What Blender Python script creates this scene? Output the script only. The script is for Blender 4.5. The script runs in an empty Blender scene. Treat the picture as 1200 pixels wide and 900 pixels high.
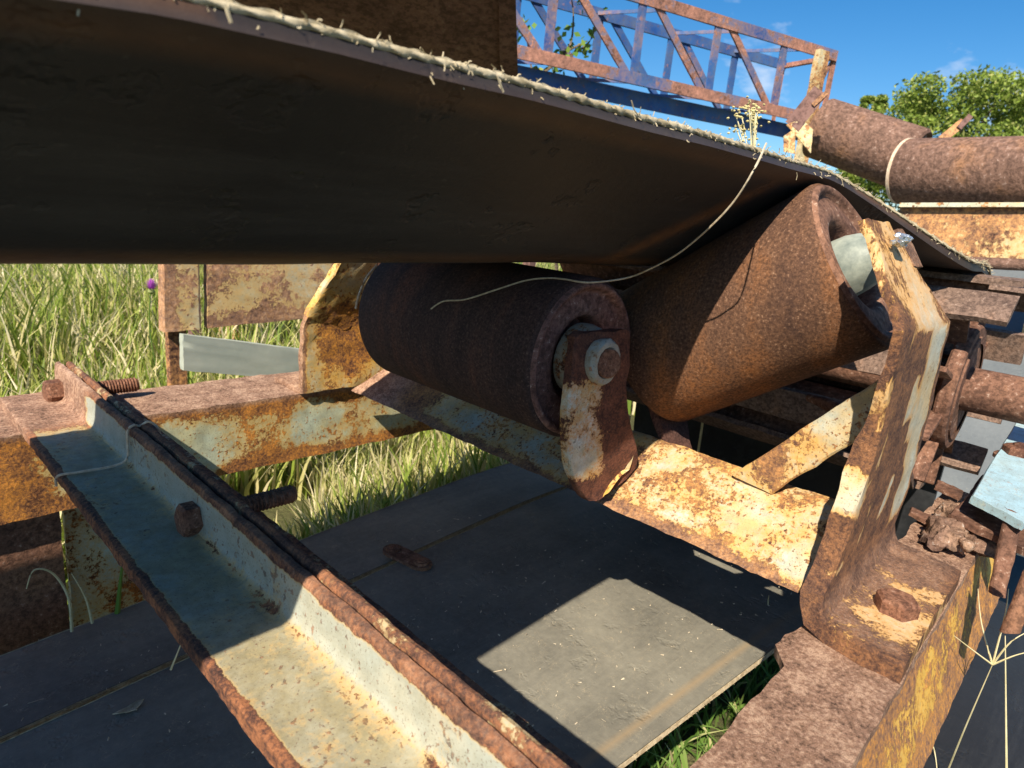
import bpy, bmesh, math, random
import numpy as np
from mathutils import Vector, Matrix, noise as mnoise

random.seed(7); np.random.seed(7)
scene = bpy.context.scene
C = scene.collection

# ------------------------------------------------------------------ units
# Positions are written in a survey frame: X along the conveyor, Y across it, Z up, origin at the
# camera, one unit = the camera's height above the stringers (0.25 m).  The ground lies at -2.6.
S = 0.25
GROUND = -2.6
F_PX = 762.0
def _n(v): return v / np.linalg.norm(v)
def _c(px, py): return np.array([px - 600.0, -(py - 450.0), -F_PX])
_d = _n(_c(1340, 320)); _t = _c(-234, 165); _t = _n(_t - _d * (_t @ _d)); _u = np.cross(_d, _t)
RM = np.array([_d, _t, _u])
def ray(px, py): return RM @ _c(px, py)
def onZ(px, py, z): v = ray(px, py); return v * z / v[2]
def onX(px, py, x): v = ray(px, py); return v * x / v[0]
def onY(px, py, y): v = ray(px, py); return v * y / v[1]
def dep(px, py, z): return ray(px, py) * z / F_PX
def A(*a): return np.array(a, float)
def W(p): return Vector((p[0] * S, p[1] * S, (p[2] - GROUND) * S))

# ------------------------------------------------------------------ camera
cam = bpy.data.cameras.new('camera'); cam_o = bpy.data.objects.new('camera', cam); C.objects.link(cam_o)
cam.sensor_width = 36; cam.lens = 36 * F_PX / 1200
cam.clip_start = 0.01; cam.clip_end = 2000
m = Matrix([[*RM[0]], [*RM[1]], [*RM[2]]]).to_4x4(); m.translation = W((0, 0, 0))
cam_o.matrix_world = m
cam.dof.use_dof = True; cam.dof.focus_distance = 2.05 * S; cam.dof.aperture_fstop = 17
scene.camera = cam_o

# ------------------------------------------------------------------ light
SUN = A(-1.0, -0.37, 1.0)                     # towards the sun
sun = bpy.data.lights.new('sun', 'SUN'); sun.energy = 5.0; sun.angle = math.radians(0.5); sun.color = (1, .90, .74)
sun_o = bpy.data.objects.new('sun', sun); C.objects.link(sun_o)
sun_o.rotation_euler = Vector(SUN).to_track_quat('Z', 'Y').to_euler(); sun_o.location = (0, 0, 20)
world = bpy.data.worlds.new('World'); scene.world = world; world.use_nodes = True
wn = world.node_tree.nodes; wl = world.node_tree.links
bg = wn['Background']; bg.inputs['Strength'].default_value = 0.09
sky = wn.new('ShaderNodeTexSky'); sky.sky_type = 'NISHITA'; sky.sun_disc = False
sky.sun_elevation = math.asin(1.0 / np.linalg.norm(SUN)); sky.sun_rotation = math.atan2(SUN[0], SUN[1])
sky.air_density = 1.0; sky.dust_density = 0.3; sky.ozone_density = 4.0
# scattered small clouds low in the sky
tc = wn.new('ShaderNodeTexCoord'); mp = wn.new('ShaderNodeMapping'); mp.inputs['Scale'].default_value = (1, 1, 2.2)
mp.inputs['Location'].default_value = (.35, .1, .0)
nz = wn.new('ShaderNodeTexNoise'); nz.inputs['Scale'].default_value = 5.0; nz.inputs['Detail'].default_value = 7; nz.inputs['Roughness'].default_value = .55
rp = wn.new('ShaderNodeValToRGB'); rp.color_ramp.elements[0].position = .585; rp.color_ramp.elements[1].position = .76
mx = wn.new('ShaderNodeMix'); mx.data_type = 'RGBA'; mx.inputs[7].default_value = (6.6, 7.0, 7.6, 1)
wl.new(tc.outputs['Generated'], mp.inputs[0]); wl.new(mp.outputs[0], nz.inputs['Vector']); wl.new(nz.outputs[0], rp.inputs[0])
wl.new(rp.outputs[0], mx.inputs[0]); hs = wn.new('ShaderNodeHueSaturation'); hs.inputs['Saturation'].default_value = 1.35; hs.inputs['Value'].default_value = .92
wl.new(sky.outputs[0], hs.inputs['Color']); wl.new(hs.outputs[0], mx.inputs[6]); wl.new(mx.outputs[2], bg.inputs['Color'])
scene.view_settings.view_transform = 'Standard'; scene.view_settings.look = 'None'
scene.view_settings.exposure = 0.68; scene.view_settings.gamma = 1
scene.render.engine = 'CYCLES'
scene.cycles.max_bounces = 6

# ------------------------------------------------------------------ materials
class NT:
    def __init__(s, name):
        s.m = bpy.data.materials.new(name); s.m.use_nodes = True; s.t = s.m.node_tree
        s.b = s.t.nodes['Principled BSDF']; s.tc = s.t.nodes.new('ShaderNodeTexCoord').outputs['Object']
    def put(s, sock, v):
        if hasattr(v, 'node'): s.t.links.new(v, sock)
        elif isinstance(v, (tuple, list)) and len(v) == 3 and sock.type == 'RGBA': sock.default_value = (*v, 1)
        else: sock.default_value = v
    def mapv(s, scale=(1, 1, 1), rot=(0, 0, 0), loc=(0, 0, 0)):
        n = s.t.nodes.new('ShaderNodeMapping'); s.put(n.inputs[0], s.tc)
        n.inputs['Scale'].default_value = scale; n.inputs['Rotation'].default_value = rot; n.inputs['Location'].default_value = loc
        return n.outputs[0]
    def noise(s, scale, detail=5, rough=.6, vec=None, dist=0.0):
        n = s.t.nodes.new('ShaderNodeTexNoise'); s.put(n.inputs['Vector'], vec or s.tc)
        n.inputs['Scale'].default_value = scale; n.inputs['Detail'].default_value = detail
        n.inputs['Roughness'].default_value = rough; n.inputs['Distortion'].default_value = dist
        return n.outputs[0]
    def voro(s, scale, vec=None, feature='F1'):
        n = s.t.nodes.new('ShaderNodeTexVoronoi'); n.feature = feature; s.put(n.inputs['Vector'], vec or s.tc)
        n.inputs['Scale'].default_value = scale; return n.outputs[0]
    def ramp(s, f, stops):
        n = s.t.nodes.new('ShaderNodeValToRGB'); s.put(n.inputs[0], f); e = n.color_ramp.elements
        while len(e) < len(stops): e.new(.5)
        for el, (p, c) in zip(e, stops):
            el.position = p; el.color = (*c, 1) if isinstance(c, (tuple, list)) else (c, c, c, 1)
        return n.outputs[0]
    def mix(s, f, a, b, mode='MIX'):
        n = s.t.nodes.new('ShaderNodeMix'); n.data_type = 'RGBA'; n.blend_type = mode
        s.put(n.inputs[0], f); s.put(n.inputs[6], a); s.put(n.inputs[7], b); return n.outputs[2]
    def math(s, op, a, b=0.0, c=None):
        n = s.t.nodes.new('ShaderNodeMath'); n.operation = op; s.put(n.inputs[0], a); s.put(n.inputs[1], b)
        if c is not None: s.put(n.inputs[2], c)
        return n.outputs[0]
    def attr(s, name):
        n = s.t.nodes.new('ShaderNodeAttribute'); n.attribute_name = name; return n.outputs['Fac']
    def bump(s, h, dist=.001, strength=1.0, nrm=None):
        n = s.t.nodes.new('ShaderNodeBump'); s.put(n.inputs['Height'], h); n.inputs['Distance'].default_value = dist
        n.inputs['Strength'].default_value = strength
        if nrm is not None: s.put(n.inputs['Normal'], nrm)
        return n.outputs[0]
    def out(s, color, rough=.7, normal=None, metallic=0.0, spec=.3):
        s.put(s.b.inputs['Base Color'], color); s.put(s.b.inputs['Roughness'], rough)
        s.put(s.b.inputs['Metallic'], metallic); s.put(s.b.inputs['Specular IOR Level'], spec)
        if normal is not None: s.put(s.b.inputs['Normal'], normal)
        return s.m

DARK = (.052, .023, .018); BROWN = (.15, .062, .036); ORANGE = (.46, .155, .035); PINK = (.37, .215, .145); YEL = (.72, .44, .10)
def rust_paint(name, paint=(.50, .60, .55), paint2=(.62, .62, .48), halo=(.66, .42, .14), r0=DARK, r1=BROWN, r2=ORANGE,
               big=14, fine=120, sharp=.035, rough=.62, streak=None, h0=.38, k=.9, bumpd=.0005, pits=.35, pinky=PINK, loc=(0, 0, 0)):
    """peeling paint over rust; attribute wear (0 paint .. 1 bare rust), attribute stain (0 .. 1 pink dry rust)"""
    n = NT(name)
    v = n.mapv(streak[0] if streak else (1, 1, 1), streak[1] if streak else (0, 0, 0), loc)
    a = n.noise(big, 9, .70, v, .3); b = n.noise(fine * 1.6, 6, .75, v)
    w = n.attr('wear'); st = n.attr('stain')
    f = n.math('ADD', n.math('MULTIPLY', a, .62), n.math('MULTIPLY', b, .38))
    f = n.math('ADD', f, n.math('MULTIPLY', n.math('SUBTRACT', w, .5), k * .8))
    mask = n.ramp(f, [(.5 - sharp * .35, 0.0), (.5 + sharp * .35, 1.0)])
    hal = n.ramp(f, [(h0, 0.0), (.5, 1.0)])
    sp = n.noise(fine * 1.5, 4, .6, n.mapv((1, 1, 1), (0, 0, 0), (3, 1, 2)))
    spf = n.math('ADD', sp, n.math('MULTIPLY', n.math('SUBTRACT', a, .5), .6))
    spot = n.ramp(spf, [(.64 - pits * .10, 0.0), (.67 - pits * .08, 1.0)])
    mask = n.math('MAXIMUM', mask, n.math('MULTIPLY', spot, min(1, pits * 2 + .3)))
    pc = n.mix(n.ramp(n.noise(big * .8, 7, .65, n.mapv(loc=(9, 2, 4))), [(.38, 0.0), (.62, 1.0)]), paint, paint2)
    grime = n.ramp(n.noise(fine * .5, 7, .75, n.mapv(loc=(1, 4, 9))), [(.40, .0), (.68, 1.0)])
    pc = n.mix(n.math('MULTIPLY', grime, .45), pc, (.20, .20, .15))
    gm = n.math('MULTIPLY', n.attr('grime'), n.ramp(n.noise(big * 2.5, 8, .75, n.mapv(loc=(6, 3, 3))), [(.30, .35), (.62, 1.0)]))
    pc = n.mix(gm, pc, n.mix(n.noise(fine * .8, 6, .75), (.12, .11, .07), (.50, .42, .24)))
    pc = n.mix(n.ramp(n.noise(fine * 4.5, 2, .6), [(.60, 0.0), (.68, .55)]), pc, (.14, .09, .06))
    pc = n.mix(n.math('MULTIPLY', hal, .85), pc, halo)
    c = n.noise(fine * 2.2, 7, .8, n.mapv(loc=(5, 5, 5))); c2 = n.noise(big * 2.2, 6, .7, n.mapv(loc=(1, 7, 2)))
    cc = n.math('ADD', n.math('MULTIPLY', c, .62), n.math('MULTIPLY', c2, .38))
    rc = n.ramp(cc, [(.41, r0), (.47, r1), (.54, r2), (.61, tuple(min(1, x * 1.5) for x in r2))])
    pkn = n.math('ADD', n.math('MULTIPLY', n.noise(fine * 2.4, 6, .8, n.mapv(loc=(2, 2, 8))), .65), n.math('MULTIPLY', c2, .35))
    pk = n.ramp(pkn, [(.40, tuple(x * .24 for x in pinky)), (.45, tuple(x * .75 for x in pinky)), (.505, pinky), (.57, (.60, .40, .28))])
    rc = n.mix(st, rc, pk)
    col = n.mix(mask, pc, rc)
    fine2 = n.noise(fine * 5, 3, .7)
    h = n.math('ADD', n.math('MULTIPLY', n.math('SUBTRACT', 1.0, mask), .7),
               n.math('MULTIPLY', n.math('ADD', c, n.math('MULTIPLY', fine2, .35)), n.math('ADD', n.math('MULTIPLY', mask, 1.6), .25)))
    return n.out(col, n.mix(mask, (rough,) * 3, (.9,) * 3), n.bump(h, bumpd * 1.5))

def rust(name, r0=(.07, .038, .032), r1=(.17, .085, .06), r2=(.30, .14, .075), fine=260, big=11, bumpd=.0008, rough=.85, streak=(1, 1, 1), bright=(.42, .27, .19)):
    n = NT(name)
    g = n.noise(fine, 3, .75); b = n.noise(big, 6, .62, n.mapv(streak)); md = n.noise(fine * .3, 4, .6)
    base = n.ramp(b, [(.36, r0), (.5, r1), (.63, r2)])
    base = n.mix(n.ramp(md, [(.4, 0.0), (.62, .6)]), base, r1)
    col = n.mix(n.ramp(g, [(.40, .60), (.54, 0.0)]), base, tuple(x * .38 for x in r0))
    col = n.mix(n.ramp(g, [(.60, 0.0), (.70, .7)]), col, bright)
    h = n.math('ADD', g, n.math('MULTIPLY', md, .7))
    return n.out(col, rough, n.bump(h, bumpd), spec=.25)

def rubber(name, base=(.022, .023, .026), dust=(.21, .19, .15), amt=.5, scratches=True, rough=.72, worms=False, spec=.35, specks=.5, smear=.10):
    n = NT(name)
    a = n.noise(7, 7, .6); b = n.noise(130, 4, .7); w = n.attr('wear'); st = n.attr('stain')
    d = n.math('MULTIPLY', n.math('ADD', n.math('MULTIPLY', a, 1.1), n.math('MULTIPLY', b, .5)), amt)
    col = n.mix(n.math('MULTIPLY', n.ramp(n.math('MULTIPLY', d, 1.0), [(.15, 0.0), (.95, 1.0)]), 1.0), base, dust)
    sp = n.ramp(n.noise(240, 2, .5, n.mapv(loc=(4, 4, 1))), [(.70, 0.0), (.74, .7)])
    col = n.mix(n.math('MULTIPLY', sp, specks), col, (.36, .33, .28))
    sm = n.ramp(n.noise(2.2, 8, .72, n.mapv((1.0, 9, 9), loc=(1, 1, 5))), [(.48, 0.0), (.66, 1.0)])
    col = n.mix(n.math('MULTIPLY', sm, smear), col, tuple(x * 1.5 for x in dust))
    hh = n.math('MULTIPLY', b, .6)
    if worms:
        v = n.noise(34, 2.5, .5, n.mapv((1, 1, 1)), 2.6)
        v2 = n.noise(62, 2.0, .5, n.mapv((1, 1, 1), (0, 0, 1.1), (3, 8, 1)), 2.4)
        l1 = n.ramp(n.math('ABSOLUTE', n.math('SUBTRACT', v, .5)), [(.0, 1.0), (.007, 0.0)])
        l2 = n.ramp(n.math('ABSOLUTE', n.math('SUBTRACT', v2, .52)), [(.0, 1.0), (.009, 0.0)])
        gate = n.ramp(n.noise(55, 3, .6, n.mapv(loc=(7, 3, 0))), [(.50, 0.0), (.60, 1.0)])
        ln = n.math('MULTIPLY', n.math('MAXIMUM', l1, l2), gate)
        col = n.mix(n.math('MULTIPLY', ln, .75), col, (.42, .35, .24))
        sc = n.ramp(n.noise(1.0, 3, .5, n.mapv((6, 420, 6))), [(.60, 0.0), (.66, .5)])
        col = n.mix(n.math('MULTIPLY', sc, .35), col, (.30, .27, .21))
    col = n.mix(w, col, n.mix(n.noise(60, 4, .7), (.10, .042, .018), (.26, .13, .06)))
    col = n.mix(st, col, (.33, .24, .14))
    dents = n.ramp(n.noise(26, 4, .65, n.mapv((1, 1, 1), loc=(2, 6, 3))), [(.34, 0.0), (.42, 1.0)])
    hh = n.math('ADD', hh, n.math('MULTIPLY', dents, 1.2))
    return n.out(col, rough, n.bump(hh, .0006), spec=spec)

def plain(name, a, b, scale=60, rough=.7, bumpd=.0003, spec=.3, metallic=0.0):
    n = NT(name); f = n.noise(scale, 5, .65)
    return n.out(n.mix(n.ramp(f, [(.35, 0.0), (.65, 1.0)]), a, b), rough, n.bump(f, bumpd), spec=spec, metallic=metallic)

def leafy(name, stops, scale=9, rough=.55, trans=.25, island=False):
    n = NT(name)
    if island:
        g = n.t.nodes.new('ShaderNodeNewGeometry'); f = g.outputs['Random Per Island']
    else: f = n.noise(scale, 4, .6)
    col = n.ramp(f, stops); mm = n.out(col, rough, spec=.25)
    tr = n.t.nodes.new('ShaderNodeBsdfTranslucent'); n.t.links.new(col, tr.inputs[0])
    ms = n.t.nodes.new('ShaderNodeMixShader'); ms.inputs[0].default_value = trans
    n.t.links.new(n.b.outputs[0], ms.inputs[1]); n.t.links.new(tr.outputs[0], ms.inputs[2])
    n.t.links.new(ms.outputs[0], n.t.nodes['Material Output'].inputs[0]); return mm

M = {}
M['mint'] = rust_paint('mint_paint_rust', big=16, fine=130, pits=.12)
M['mint_front'] = rust_paint('mint_cream_paint_rust', paint=(.40, .43, .38), paint2=(.48, .46, .36), halo=(.56, .36, .14), r0=(.055,.03,.025), r1=(.13,.06,.042), r2=(.32,.13,.06), big=20, fine=150, pits=.15, sharp=.05, bumpd=.0005)
M['base'] = rust_paint('cream_flaking_paint', paint=(.46, .50, .44), paint2=(.60, .42, .18), halo=(.64, .34, .08), r0=(.08, .04, .034), r1=(.22, .11, .06), r2=(.44, .21, .075), big=30, fine=170, pits=.7)
M['bracket'] = rust_paint('bracket_flaking_paint', paint=(.60, .60, .50), paint2=(.66, .50, .28), halo=(.68, .33, .07), r0=(.07, .034, .026), r1=(.155, .075, .048), r2=(.32, .145, .065),
                          big=26, fine=190, pits=.1, streak=((1, 1, .33), (0, 0, 0)), sharp=.05, bumpd=.0010, k=1.0, h0=.30)
M['bracket_far'] = rust_paint('bracket_yellow_rust', paint=(.70, .62, .42), paint2=(.70, .46, .12), halo=(.74, .40, .07), r0=(.10, .045, .03), r1=(.27, .12, .05), r2=(.58, .26, .05), big=34, fine=170, pits=.6)
M['strut'] = rust_paint('strut_flaking_paint', paint=(.66, .70, .68), paint2=(.66, .48, .20), halo=(.64, .26, .04), r0=(.06, .024, .02), r1=(.12, .045, .032), r2=(.22, .08, .045), big=30, fine=200, pits=.15, sharp=.03, bumpd=.0008)
M['stringer'] = rust_paint('stringer_rust', paint=(.56, .62, .48), paint2=(.62, .56, .30), halo=(.66, .40, .10), r0=(.11, .045, .025), r1=(.30, .13, .05), r2=(.60, .25, .05), big=22, fine=140, pits=.5, bumpd=.0009)
M['yellow'] = rust_paint('ochre_rust', paint=(.62, .44, .18), paint2=(.72, .48, .10), halo=(.78, .42, .06), r0=(.16, .08, .05), r1=(.34, .17, .09), r2=(.62, .28, .06), big=16, fine=140, pits=.4)
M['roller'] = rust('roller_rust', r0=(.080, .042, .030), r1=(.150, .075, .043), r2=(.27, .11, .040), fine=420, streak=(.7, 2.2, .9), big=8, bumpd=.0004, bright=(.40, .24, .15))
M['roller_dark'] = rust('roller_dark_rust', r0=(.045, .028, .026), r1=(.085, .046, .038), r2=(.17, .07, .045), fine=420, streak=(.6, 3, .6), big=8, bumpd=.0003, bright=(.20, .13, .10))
M['roller_face'] = rust('roller_face_rust', r0=(.10, .05, .042), r1=(.20, .10, .082), r2=(.32, .17, .13), fine=190, bumpd=.0011, bright=(.48, .36, .30))
M['wing_face'] = rust('wing_face_rust', r0=(.12, .06, .042), r1=(.23, .12, .078), r2=(.34, .17, .10), fine=150, bumpd=.0011, bright=(.52, .37, .27))
M['drum'] = rust('drum_rust', r0=(.09, .046, .032), r1=(.20, .10, .065), r2=(.31, .155, .085), fine=150, bumpd=.0010, bright=(.48, .34, .26))
M['slat'] = rust('slat_rust', r0=(.11, .07, .055), r1=(.22, .145, .11), r2=(.30, .175, .115), fine=240, big=20, bumpd=.0007, bright=(.40, .30, .24))
M['bg_roller'] = rust('background_roller_rust', r0=(.14, .080, .058), r1=(.23, .132, .096), r2=(.34, .175, .095), fine=120, big=8, bumpd=.002, bright=(.45, .32, .26))
M['bolt'] = rust('bolt_rust', r0=(.08, .035, .025), r1=(.22, .10, .06), r2=(.36, .18, .10), fine=300, bumpd=.0005)
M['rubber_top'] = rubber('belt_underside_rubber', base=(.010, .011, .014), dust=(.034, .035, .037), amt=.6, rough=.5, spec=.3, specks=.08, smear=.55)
M['rubber_low'] = rubber('return_belt_rubber', base=(.032, .033, .034), dust=(.40, .37, .29), amt=.60, worms=True)
M['rubber_far'] = rubber('dusty_blue_rubber', base=(.06, .075, .09), dust=(.17, .185, .19), amt=.9)
M['fray'] = plain('frayed_canvas', (.30, .24, .14), (.60, .51, .35), 110, .9, .0008)
M['fray_dirty'] = plain('dirty_canvas_fringe', (.30, .22, .13), (.55, .45, .30), 160, .9, .0008)
M['thread'] = plain('nylon_thread', (.45, .36, .24), (.70, .60, .45), 300, .7)
M['wire'] = plain('pale_wire', (.60, .42, .28), (.80, .66, .50), 300, .55)
M['cap'] = plain('grey_cap_paint', (.20, .23, .21), (.50, .50, .42), 45, .5, .0006)
M['cap'] = rust_paint('weathered_grey_cap', paint=(.30, .32, .29), paint2=(.46, .45, .38), halo=(.40, .28, .16), big=18, fine=120, pits=.2, rough=.45)
M['cap_dark'] = plain('greenish_grey_cap', (.16, .19, .17), (.40, .43, .36), 40, .5, .0006)
M['zinc'] = plain('zinc_grey', (.35, .38, .36), (.58, .58, .52), 120, .45, .0005)
M['black'] = plain('black_grime', (.012, .010, .010), (.03, .02, .016), 90, .8)
M['weld'] = rust('weld_slag', r0=(.08, .045, .035), r1=(.22, .13, .09), r2=(.38, .24, .16), fine=160, big=30, bumpd=.002, bright=(.55, .52, .46))
M['bluebar'] = rust_paint('pale_blue_paint', paint=(.36, .54, .62), paint2=(.44, .58, .60), halo=(.62, .60, .40), big=12, fine=140, pits=.0)
M['truss_blue'] = rust_paint('blue_paint_rust', paint=(.010, .055, .24), paint2=(.04, .13, .36), halo=(.30, .20, .20), r0=(.14, .07, .05), r1=(.30, .15, .11), r2=(.42, .20, .14), big=3.2, fine=26, pits=.1, bumpd=.001)
M['panel_dark'] = rust('dark_chute_rust', r0=(.12, .065, .056), r1=(.20, .112, .095), r2=(.27, .155, .12), fine=60, big=5, bumpd=.001, bright=(.26, .18, .15))
M['bg_cream'] = rust_paint('background_cream_rust', paint=(.62, .62, .48), paint2=(.66, .54, .30), halo=(.68, .42, .14), big=9, fine=60, pits=.6, r1=(.26, .13, .07), r2=(.52, .26, .10))
M['bg_pale'] = plain('pale_grey_green_paint', (.36, .40, .34), (.46, .48, .40), 14, .6)
M['bark'] = plain('bark', (.10, .075, .05), (.20, .15, .10), 20, .9, .01)
M['leaf'] = leafy('tree_leaves', [(.0, (.10, .15, .02)), (.45, (.20, .28, .04)), (.8, (.32, .40, .08)), (1.0, (.42, .42, .14))], island=True)
M['vine'] = leafy('vine_leaves', [(.0, (.07, .16, .02)), (.6, (.17, .30, .05)), (1.0, (.34, .38, .06))], island=True)
M['grass'] = leafy('grass_blades', [(.0, (.13, .21, .03)), (.32, (.29, .37, .06)), (.54, (.47, .48, .14)), (.76, (.66, .57, .28)), (1.0, (.84, .74, .50))], island=True, trans=.3)
M['grass_dry'] = leafy('dry_grass_blades', [(.0, (.16, .22, .04)), (.25, (.34, .38, .09)), (.45, (.56, .52, .22)), (.75, (.74, .64, .36)), (1.0, (.86, .77, .54))], island=True, trans=.3)
M['grass_green'] = leafy('green_grass_blades', [(.0, (.08, .17, .03)), (.5, (.16, .28, .05)), (.8, (.26, .36, .10)), (1.0, (.60, .50, .26))], island=True, trans=.3)
M['straw'] = plain('straw_stem', (.52, .46, .24), (.70, .62, .38), 80, .7)
M['purple'] = plain('purple_petals', (.36, .06, .42), (.62, .16, .66), 300, .6)
M['seed'] = plain('yellow_seed_heads', (.50, .42, .16), (.72, .62, .32), 200, .8)
M['white_paint'] = plain('white_debris', (.7, .7, .68), (.85, .85, .82), 30, .6)
def ground_mat():
    n = NT('grass_field')
    a = n.noise(3.0, 8, .7); b = n.noise(40, 6, .7)
    c = n.ramp(a, [(.3, (.045, .05, .02)), (.5, (.10, .11, .035)), (.7, (.24, .21, .10))])
    c = n.mix(n.math('MULTIPLY', b, .5), c, (.12, .095, .055))
    return n.out(c, .95, n.bump(b, .02))
M['ground'] = ground_mat()

# ------------------------------------------------------------------ object builders
ORG = {}
def tag(o, label=None, cat=None, group=None, kind=None):
    if label: o['label'] = label
    if cat: o['category'] = cat
    if group: o['group'] = group
    if kind: o['kind'] = kind
    return o
def thing(name, label, cat, at, group=None):
    o = bpy.data.objects.new(name, None); C.objects.link(o); o.empty_display_size = .02
    o.location = W(at); ORG[o] = W(at); tag(o, label, cat, group); return o
class G:
    """mesh collector: points in survey units, per-vertex wear and stain"""
    def __init__(s, grime=None): s.v = []; s.f = []; s.w = []; s.s = []; s.g = []; s.grime = grime
    def add(s, V, F, w=0.5, st=0.0, gr=None):
        k = len(s.v); V = [np.asarray(p, float) for p in V]; s.v += V; s.f += [tuple(i + k for i in f) for f in F]
        s.w += [w(p) if callable(w) else w for p in V]; s.s += [st(p) if callable(st) else st for p in V]; s.g += [s.grime(p) if s.grime else 0.0 for p in V]
        return s
    def loft(s, rings, w=.5, st=0.0, caps=True, closed=True):
        n = len(rings); mm = len(rings[0]); V = [p for r in rings for p in r]; F = []
        for i in range(n - 1):
            for j in range(mm if closed else mm - 1):
                a = i * mm + j; b = i * mm + (j + 1) % mm
                F.append((a, b, b + mm, a + mm))
        if caps and closed: F.append(tuple(range(mm))[::-1]); F.append(tuple((n - 1) * mm + j for j in range(mm)))
        return s.add(V, F, w, st)
    def lathe(s, o, ax, prof, n=32, w=.5, st=0.0, caps=True, jit=0.0):
        o = np.asarray(o, float); ax = _n(np.asarray(ax, float)); h = A(0, 0, 1) if abs(ax[2]) < .9 else A(1, 0, 0)
        u = _n(np.cross(h, ax)); v = np.cross(ax, u); R = []
        for hgt, r in prof:
            R.append([o + ax * hgt + (r * (1 + jit * random.uniform(-1, 1))) * (math.cos(t) * u + math.sin(t) * v) for t in np.linspace(0, 2 * math.pi, n, endpoint=False)])
        return s.loft(R, w, st, caps)
    def cyl(s, p0, p1, r, n=16, bev=0.0, **k):
        p0 = np.asarray(p0, float); p1 = np.asarray(p1, float); L = np.linalg.norm(p1 - p0)
        prof = [(0, r), (L, r)] if bev <= 0 else [(0, r - bev), (bev, r), (L - bev, r), (L, r - bev)]
        return s.lathe(p0, p1 - p0, prof, n, **k)
    def tube(s, pts, r, n=6, **k):
        pts = [np.asarray(p, float) for p in pts]; R = []
        for i, p in enumerate(pts):
            d = _n(pts[min(i + 1, len(pts) - 1)] - pts[max(i - 1, 0)]); h = A(0, 0, 1) if abs(d[2]) < .9 else A(1, 0, 0)
            u = _n(np.cross(h, d)); v = np.cross(d, u); rr = r(i / (len(pts) - 1)) if callable(r) else r
            R.append([p + rr * (math.cos(t) * u + math.sin(t) * v) for t in np.linspace(0, 2 * math.pi, n, endpoint=False)])
        return s.loft(R, **k)
    def sweep(s, prof, p0, p1, ua, ub, nseg=40, res=.03, w=.5, st=0.0, jit=0.0):
        """closed 2D profile (a,b) swept from p0 to p1"""
        P = []
        for i, a in enumerate(prof):
            b = prof[(i + 1) % len(prof)]; L = math.dist(a, b); k = max(1, int(L / res))
            P += [(a[0] + (b[0] - a[0]) * q / k, a[1] + (b[1] - a[1]) * q / k) for q in range(k)]
        p0 = A(*p0); p1 = A(*p1); ua = A(*ua); ub = A(*ub); R = []
        for i in range(nseg + 1):
            o = p0 + (p1 - p0) * i / nseg; r = []
            for a, b in P:
                q = o + ua * a + ub * b
                if jit: q = q + jit * np.array(mnoise.noise_vector(Vector(q * 14))) + .6 * jit * np.array(mnoise.noise_vector(Vector(q * 45)))
                r.append(q)
            R.append(r)
        return s.loft(R, w, st)
    def strip(s, rows, th, nu=8, w=.5, st=0.0, jit=0.0, edge=0.0):
        """rows: (left point, right point, normal); thickness goes against the normal"""
        R = []
        for ri, (L, Rr, N) in enumerate(rows):
            th_ = th(L) if callable(th) else th
            L = np.asarray(L, float); Rr = np.asarray(Rr, float); N = _n(np.asarray(N, float)); U = _n(Rr - L)
            f = [L + (Rr - L) * j / nu for j in range(nu + 1)]; b = [p - N * th_ for p in f[::-1]]
            if edge: f = [L + U * 0 - N * edge] + [f[0] + U * edge] + f[1:-1] + [f[-1] - U * edge] + [Rr - N * edge]
            r = f + b
            if jit: r = [q + jit * np.array(mnoise.noise_vector(Vector(q * 14))) + .8 * jit * np.array(mnoise.noise_vector(Vector(q * 50))) for q in r]
            R.append(r)
        return s.loft(R, w, st)
    def box(s, c, ux, uy, uz, w=.5, st=0.0, bev=0.006, jit=0.0):
        """centre and three half-vectors, chamfered"""
        c, ux, uy, uz = (np.asarray(q, float) for q in (c, ux, uy, uz)); lx, ly, lz = (np.linalg.norm(q) for q in (ux, uy, uz))
        b = min(bev, .4 * min(lx, ly, lz)); R = []
        for z, k in ((-1, 1), (-1 + b / lz, 0), (1 - b / lz, 0), (1, 1)):
            ix = 1 - (b / lx) * k; iy = 1 - (b / ly) * k; cx = b / lx; cy = b / ly; r = []
            for sx, sy, m1 in ((-1, -1, 0), (1, -1, 1), (1, 1, 0), (-1, 1, 1)):
                q1 = (sx * ix, sy * (iy - cy)); q2 = (sx * (ix - cx), sy * iy)
                for q in ((q1, q2) if m1 == 0 else (q2, q1)): r.append(c + ux * q[0] + uy * q[1] + uz * z)
            if jit: r = [q + jit * np.array(mnoise.noise_vector(Vector(q * 40))) for q in r]
            R.append(r)
        return s.loft(R, w, st)
    def hexa(s, c, ax, r, h, **k):
        prof = [(0, r), (h * .8, r), (h, r * .84)]
        return s.lathe(c, ax, prof, 6, **k)
    def build(s, name, mat, parent=None, at=None, angle=38, smooth=True):
        root = parent
        while root is not None and root.parent is not None: root = root.parent
        if root is not None: org = ORG[root]
        else: org = W(at) if at is not None else W(np.mean(s.v, axis=0))
        V = np.array(s.v) * S; V[:, 2] -= GROUND * S; V -= np.array(org)
        me = bpy.data.meshes.new(name); me.from_pydata(V.tolist(), [], s.f); me.update()
        bm = bmesh.new(); bm.from_mesh(me); bmesh.ops.recalc_face_normals(bm, faces=bm.faces); bm.to_mesh(me); bm.free()
        for nm, d in (('wear', s.w), ('stain', s.s), ('grime', s.g)):
            at_ = me.attributes.new(nm, 'FLOAT', 'POINT'); at_.data.foreach_set('value', np.array(d, dtype=np.float32))
        if smooth:
            me.polygons.foreach_set('use_smooth', [True] * len(me.polygons)); me.set_sharp_from_angle(angle=math.radians(angle))
        me.materials.append(mat)
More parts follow.
